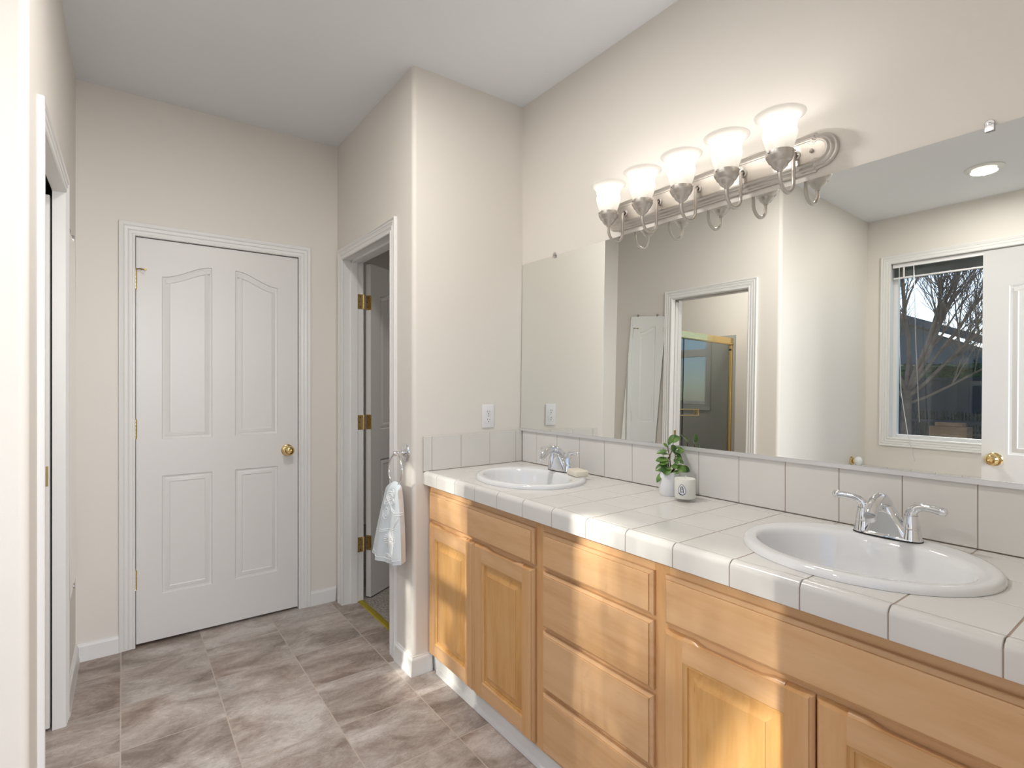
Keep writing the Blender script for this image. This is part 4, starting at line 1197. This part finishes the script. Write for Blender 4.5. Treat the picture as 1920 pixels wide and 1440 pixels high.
# raised mini blind in the tub window
root = thing('window_blind', 'raised white mini blind gathered at the top of the tub window', 'blind', ((WX0 + WX1) / 2, YW - .04, WZ1 - .005))
bx0, bx1 = WX0 + .010, WX1 - .010
m = MB(); m.box(bx0, bx1, YW - .056, YW - .016, WZ1 - .036, WZ1 - .006, .002); m.build('headrail', M['plastic'], root)
m = MB()
for i in range(22):
    z = WZ1 - .041 - i * .0032
    m.prism([(YW - .049, z), (YW - .036, z + .0018), (YW - .023, z), (YW - .036, z + .0010)], bx0 + .004 + (i % 3) * .001, bx1 - .004, lambda a, b, h: (h, a, b))
m.build('slat_stack', M['slat'], root)
m = MB(); m.box(bx0 + .004, bx1 - .004, YW - .049, YW - .023, WZ1 - .124, WZ1 - .112, .002); m.build('bottom_rail', M['plastic'], root)
for xx in (bx0 + .075, (bx0 + bx1) / 2, bx1 - .075):
    m = MB(); m.box(xx - .006, xx + .006, YW - .022, YW - .020, WZ1 - .122, WZ1 - .034); m.build('ladder_tape', M['cordm'], root)
m = MB(); m.tube([(WX0 + .055, YW - .018, WZ1 - .03), (WX0 + .060, YW - .006, 1.9), (WX0 + .085, YW + .010, 1.35), (WX0 + .135, YW + .022, 1.03), (WX0 + .185, YW + .030, .82)], 0.0022, 6)
m.build('pull_cord', M['cordm'], root, smooth=True)
m = MB(); m.tube([(WX0 + .150, YW - .018, WZ1 - .03), (WX0 + .172, YW - .012, 1.7), (WX0 + .20, YW - .010, 1.12)], 0.0035, 8)
m.build('tilt_wand', M['clip'], root, smooth=True)

# ------------------------------------------------------------------ tub in the alcove
TZ = 0.60
root = thing('bathtub', 'white drop-in tub in the tiled deck under the window', 'bathtub', (1.28, -2.78, 0))
ox, oy, ta, tb = 1.28, -2.78, .74, .40
m = MB(); n = 72
def ell(a, b, z, e=3.2):
    out = []
    for i in range(n):
        t = 2 * PI * i / n; c, s = math.cos(t), math.sin(t)
        out.append((ox + a * math.copysign(abs(c) ** (2 / e), c), oy + b * math.copysign(abs(s) ** (2 / e), s), z))
    return out
m.rings([ell(ta, tb, TZ + .0015), ell(ta, tb, TZ + .018), ell(ta - .01, tb - .01, TZ + .026), ell(ta - .06, tb - .06, TZ + .026), ell(ta - .075, tb - .075, TZ + .01), ell(ta - .10, tb - .10, TZ - .15), ell(ta - .17, tb - .15, TZ - .36), ell(ta - .26, tb - .22, TZ - .41)], False, True)
m.build('basin', M['porcelain'], root, smooth=True, ang=60)
DY = -2.29
m = MB()
m.box(XA + .001, XE - .001, DY - .04, DY, 0.0, TZ - .002)
# deck rim built as four strips round the tub
m.box(XA + .001, XE - .001, oy + tb - .04, DY, TZ - .03, TZ); m.box(XA + .001, XE - .001, YW + .001, oy - tb + .04, TZ - .03, TZ)
m.box(XA + .001, ox - ta + .04, oy - tb + .04, oy + tb - .04, TZ - .03, TZ); m.box(ox + ta - .04, XE - .001, oy - tb + .04, oy + tb - .04, TZ - .03, TZ)
tag(m.build('tub_deck', M['tile'], None, origin=(1.28, -2.78, 0)), 'white tiled deck around the tub below the window', 'tub deck')
m = MB()
k = 0
for a in [XA + .012 + .1537 * i for i in range(12)]:
    b = min(a + .1537, XE - .001)
    if b - a > .02: m.box(a + .001, b - .001, YW + .001, YW + .010, TZ + .001, TZ + .155, .0012, 1)
for i in range(7):
    a = YW + .012 + .1537 * i; b = min(a + .1537, DY)
    if b - a > .01: m.box(XA + .012, XA + .022, a + .001, b - .001, TZ + .001, TZ + .155, .0012, 1)
tag(m.build('tub_splash', M['tile'], None, origin=(1.28, YW, TZ)), 'single row of white tiles around the tub deck seen in the mirror', 'backsplash')
root = thing('tub_faucet_valve', 'round white and brass tub handle on the alcove wall seen low in the mirror', 'tub faucet handle', (XA, -3.0, .80))
m = MB(); m.lathe([(.034, .001), (.036, .008), (.030, .014), (.018, .018), (.016, .030)], (XA, -3.0, .80), 28, 'x', True, True); m.build('flange', M['brass'], root, smooth=True)
m = MB(); m.lathe([(.017, .030), (.030, .034), (.036, .046), (.036, .060), (.028, .072), (.012, .078), (0, .0785)], (XA, -3.0, .80), 28, 'x', True); m.build('knob', M['porcelain'], root, smooth=True)

# ------------------------------------------------------------------ shower enclosure beyond the left doorway
SXG = -0.80
root = thing('shower_enclosure', 'brass framed glass shower enclosure seen through the left doorway in the mirror', 'shower', (SXG, -2.6, 0))
ys, ye = YL - T - .012, YW + .002
m = MB(); m.box(SXG - .030, SXG + .022, ye, ys, 1.800, 1.868, .004); m.box(SXG - .028, SXG + .028, ye, ys, 1.806, 1.820, .003); m.build('header', M['brass'], root)
m = MB(); m.box(SXG - .022, SXG + .020, ye, ye + .028, 0.10, 1.800, .004); m.box(SXG + .003, SXG + .013, ye + .028, ye + .044, 0.12, 1.795, .002); m.build('wall_channel', M['brass'], root)
m = MB(); m.box(SXG - .022, SXG + .020, ys - .028, ys, 0.10, 1.800, .004); m.build('wall_channel', M['brass'], root)
m = MB(); m.box(SXG - .028, SXG + .024, ye, ys, 0.075, 0.105, .004); m.build('bottom_track', M['brass'], root)
m = MB(); m.box(SXG + .004, SXG + .010, ye + .040, -2.43, 0.12, 1.800); m.build('glass_door', M['showerglass'], root)
m = MB(); m.box(SXG - .012, SXG - .006, -2.47, ys - .02, 0.12, 1.800); m.build('glass_panel', M['showerglass'], root)
m = MB(); m.box(SXG + .002, SXG + .012, -2.474, -2.466, 0.12, 1.800); m.build('door_seal', M['black'], root)
m = MB()
for z0, z1 in ((1.150, 1.162), (1.096, 1.108)): m.box(SXG + .012, SXG + .034, -2.69, -2.34, z0, z1, .003)
for y0, y1 in ((-2.69, -2.672), (-2.358, -2.34)): m.box(SXG + .010, SXG + .034, y0, y1, 1.104, 1.154, .003)
m.build('towel_bar_handle', M['brass'], root)
m = MB(); m.box(SXG + .006, SXG + .022, ye + .030, ye + .050, 1.742, 1.758, .003); m.build('bumper', M['black'], root)
m = MB()
m.box(-1.779, SXG - .035, YL - T - .014, YL - T - .004, .07, 1.90); m.box(-1.779, SXG + .05, YW + .001, YW + .0017, .07, 1.90)
m.box(-1.779, -1.769, YW + .002, YL - T - .012, .07, 1.90); m.box(-1.779, SXG + .04, YW + .002, YL - T - .014, 0.0, .07)
tag(m.build('shower_surround', M['surround'], None, origin=(-1.3, -2.6, 0)), 'grey shower surround and pan behind the glass', 'shower surround')

# ------------------------------------------------------------------ crooked mirror hanging on the left wall
root = thing('hanging_mirror', 'tall frameless mirror hung slightly crooked beside the left doorway', 'mirror', (-0.75, YL, 1.15))
a5 = R(4.5)
def hm(p):
    x, d, z = p
    dx, dz = x + 0.745, z - 1.16
    q = Vector((-0.745 + dx * math.cos(a5) + dz * math.sin(a5), YL + 0.004 + d, 1.16 - dx * math.sin(a5) + dz * math.cos(a5)))
    return lw(q)
m = MB(); HX0, HX1, HZ0, HZ1 = -0.930, -0.572, 0.43, 1.93
v1 = [m.bm.verts.new(hm((x, 0.005, z))) for x, z in ((HX0, HZ0), (HX1, HZ0), (HX1, HZ1), (HX0, HZ1))]
m._f(v1); m.mi = 1
v0 = [m.bm.verts.new(hm((x, 0.0, z))) for x, z in ((HX0, HZ0), (HX1, HZ0), (HX1, HZ1), (HX0, HZ1))]
m._f(v0[::-1])
for i in range(4): m._f([v1[i], v1[(i + 1) % 4], v0[(i + 1) % 4], v0[i]])
m.build('mirror_glass', [M['mirror'], M['mirror_edge']], root)
for cx_, cz_, s in ((-0.86, HZ1, 1), (-0.66, HZ1, 1), (-0.76, HZ0, -1)):
    m = MB(); m.lathe([(0.009, -.003), (0.009, .007), (0.004, .009), (0, .009)], (0, 0, 0), 14, 'y', True)
    m.box(-.006, .006, .0055, .0075, -.012 if s > 0 else 0, 0 if s > 0 else .012)
    for q in m.bm.verts: q.co = hm((cx_ + q.co.x, q.co.y, cz_ + s * .008 + q.co.z))
    m.build('mirror_clip', M['clip'], root, smooth=True)

# ------------------------------------------------------------------ recessed ceiling light
for (lx, ly, lab) in ((1.26, -2.645, 'round white recessed ceiling light above the tub seen in the mirror'), (0.70, -1.15, 'added round white recessed ceiling light over the vanity aisle, out of view')):  # second fixture is added to go with the room fill
    root = thing('recessed_light', lab, 'ceiling light', (lx, ly, CH), 'recessed ceiling lights')
    m = MB(); m.lathe([(.097, -.0003), (.097, -.004), (.092, -.0075), (.070, -.0095), (.064, -.008), (.062, -.004), (.062, -.0005)], (lx, ly, CH), 48)
    m.build('trim_ring', M['trim'], root, smooth=True, ang=50)
    m = MB(); m.lathe([(0, -.0045), (.0618, -.0045), (.0618, -.0010)], (lx, ly, CH), 40); m.build('lens', M['lens'], root)

# ------------------------------------------------------------------ outdoors, seen through the tub window
m = MB(); m.box(-16, 16, -34, -3.41, -0.40, -0.30); struct(m.build('floor_garden', M['lawn']), 'lawn outside the window')
# bare tree
rnd = random.Random(11)
TXc, TYc = -0.56, -7.3
root = thing('bare_tree', 'bare leafless garden tree with rising branches outside the window', 'tree', (TXc, TYc, -0.3))
m = MB()
m.tube([(TXc, TYc, -.32), (TXc + .01, TYc, .4), (TXc - .01, TYc, 1.0), (TXc + .01, TYc, 1.45)], [.085, .068, .064, .058], 14)
m.build('trunk', M['bark'], root, smooth=True)
m = MB()
def branch(p, d, L_, r, lev):
    pts = [Vector(p)]; D = Vector(d).normalized(); n = 6
    kids = []
    for i in range(n):
        D = (D + Vector((rnd.uniform(-.16, .16), rnd.uniform(-.12, .12), rnd.uniform(-.06, .16)))).normalized()
        pts.append(pts[-1] + D * L_ / n)
        kids.append((pts[-1].copy(), D.copy(), r * (1 - .7 * (i + 1) / n)))
    m.tube(pts, [max(.0028, r * (1 - .75 * i / n)) for i in range(n + 1)], 6 if lev < 2 else 4)
    if lev < 3:
        for q, dd, rr_ in kids[1:]:
            for _ in range(2 if lev < 2 else 1):
                s = Vector((rnd.uniform(-1, 1), rnd.uniform(-.8, .8), rnd.uniform(-.1, .8)))
                branch(q, dd * .9 + s * .75, L_ * rnd.uniform(.36, .6), max(.003, rr_ * .62), lev + 1)
for d, L_, r, z in (((.55, .1, .9), 2.0, .036, 1.42), ((.15, -.3, 1), 2.3, .040, 1.45), ((-.35, .2, 1), 1.9, .034, 1.44), ((.95, .25, .75), 2.0, .030, 1.35), ((.9, -.2, .55), 1.7, .020, 1.25), ((-.8, .1, .7), 1.6, .026, 1.3), ((.4, .2, .95), 2.2, .03, 1.40), ((.7, .3, .8), 2.1, .026, 1.42), ((.3, -.2, 1.0), 2.4, .03, 1.44)):
    branch((TXc, TYc, z), d, L_, r, 0)
m.build('branches', M['bark'], root, smooth=True)
# neighbour house
root = thing('neighbor_house', 'dark neighbouring house with a sloping shingle roof behind the hedge', 'house', (-5.5, -19.0, -0.3))
m = MB(); m.box(-10.5, -1.2, -23, -16.0, -.3, 2.35); m.build('wall', M['siding'], root)
m = MB()
m.prism([(-11.2, 2.30), (-4.6, 4.30), (-0.6, 2.62), (-0.6, 2.42), (-4.6, 4.08), (-11.2, 2.1)], -23.6, -15.4, lambda a, b, h: (a, h, b)); m.build('roof', M['roof'], root)
m = MB(); m.prism([(-10.5, 2.2), (-4.6, 4.05), (-1.2, 2.55), (-1.2, 2.2)], -16.2, -16.0, lambda a, b, h: (a, h, b)); m.build('gable', M['siding'], root)
for x in (-7.2, -4.9):
    m = MB(); m.box(x, x + .8, -16.0, -15.95, 1.0, 2.0); m.build('window', M['winframe'], root)
# hedge
m = MB(); rnd = random.Random(5)
vs = m.box(-7.0, 3.5, -12.2, -11.2, -.3, 1.98)
bmesh.ops.subdivide_edges(m.bm, edges=m.bm.edges[:], cuts=24, use_grid_fill=True)
for v in m.bm.verts:
    if v.co.z > -.2: v.co += Vector((rnd.uniform(-.10, .10), rnd.uniform(-.14, .14), rnd.uniform(-.09, .09)))
for _ in range(2600):
    x, z = rnd.uniform(-6.8, 3.3), rnd.uniform(-.1, 2.08); y = -11.15 + rnd.uniform(-.1, .12); s = rnd.uniform(.03, .07)
    a = Vector((rnd.uniform(-1, 1), rnd.uniform(-1, 1), rnd.uniform(-1, 1))).normalized() * s; b = Vector((rnd.uniform(-1, 1), rnd.uniform(-1, 1), rnd.uniform(-1, 1))).normalized() * s
    c = Vector((x, y, z)); m._f([m.bm.verts.new(q) for q in (c - a, c - b, c + a, c + b)])
tag(m.build('hedge', M['hedge'], None, origin=(-1.7, -11.7, -.3)), 'dense dark green hedge running behind the slat fence', 'hedge')
# slat fence
root = thing('slat_fence', 'dark vertical slat fence with a top rail behind the bare tree', 'fence', (-1.5, -9.6, -.3))
m = MB()
for i in range(150):
    x = -4.6 + i * .048; m.box(x, x + .022, -9.62, -9.60, -.28, 1.15)
m.build('slats', M['fence'], root)
m = MB(); m.box(-5.6, 2.8, -9.60, -9.56, 1.68, 1.72); m.box(-5.6, 2.8, -9.60, -9.56, .1, .15); m.box(-5.6, 2.8, -9.60, -9.56, .95, 1.0)
m.build('rail', M['fence'], root)
m = MB(); m.box(-5.6, 2.8, -9.70, -9.68, 1.14, 1.68); m.build('screen', M['fence'], root)
for x in (-5.5, -3.4, -1.3, .8, 2.75):
    m = MB(); m.box(x - .045, x + .045, -9.68, -9.60, -.3, 1.76); m.build('post', M['fence'], root)
m = MB(); m.box(-.62, -.16, -8.75, -8.45, -.299, .93, .01); m.box(-.56, -.22, -8.70, -8.50, .93, .99, .01)
tag(m.build('wooden_planter', M['crate'], None, origin=(-.39, -8.6, -.3)), 'brown cedar planter box standing in front of the fence', 'planter')
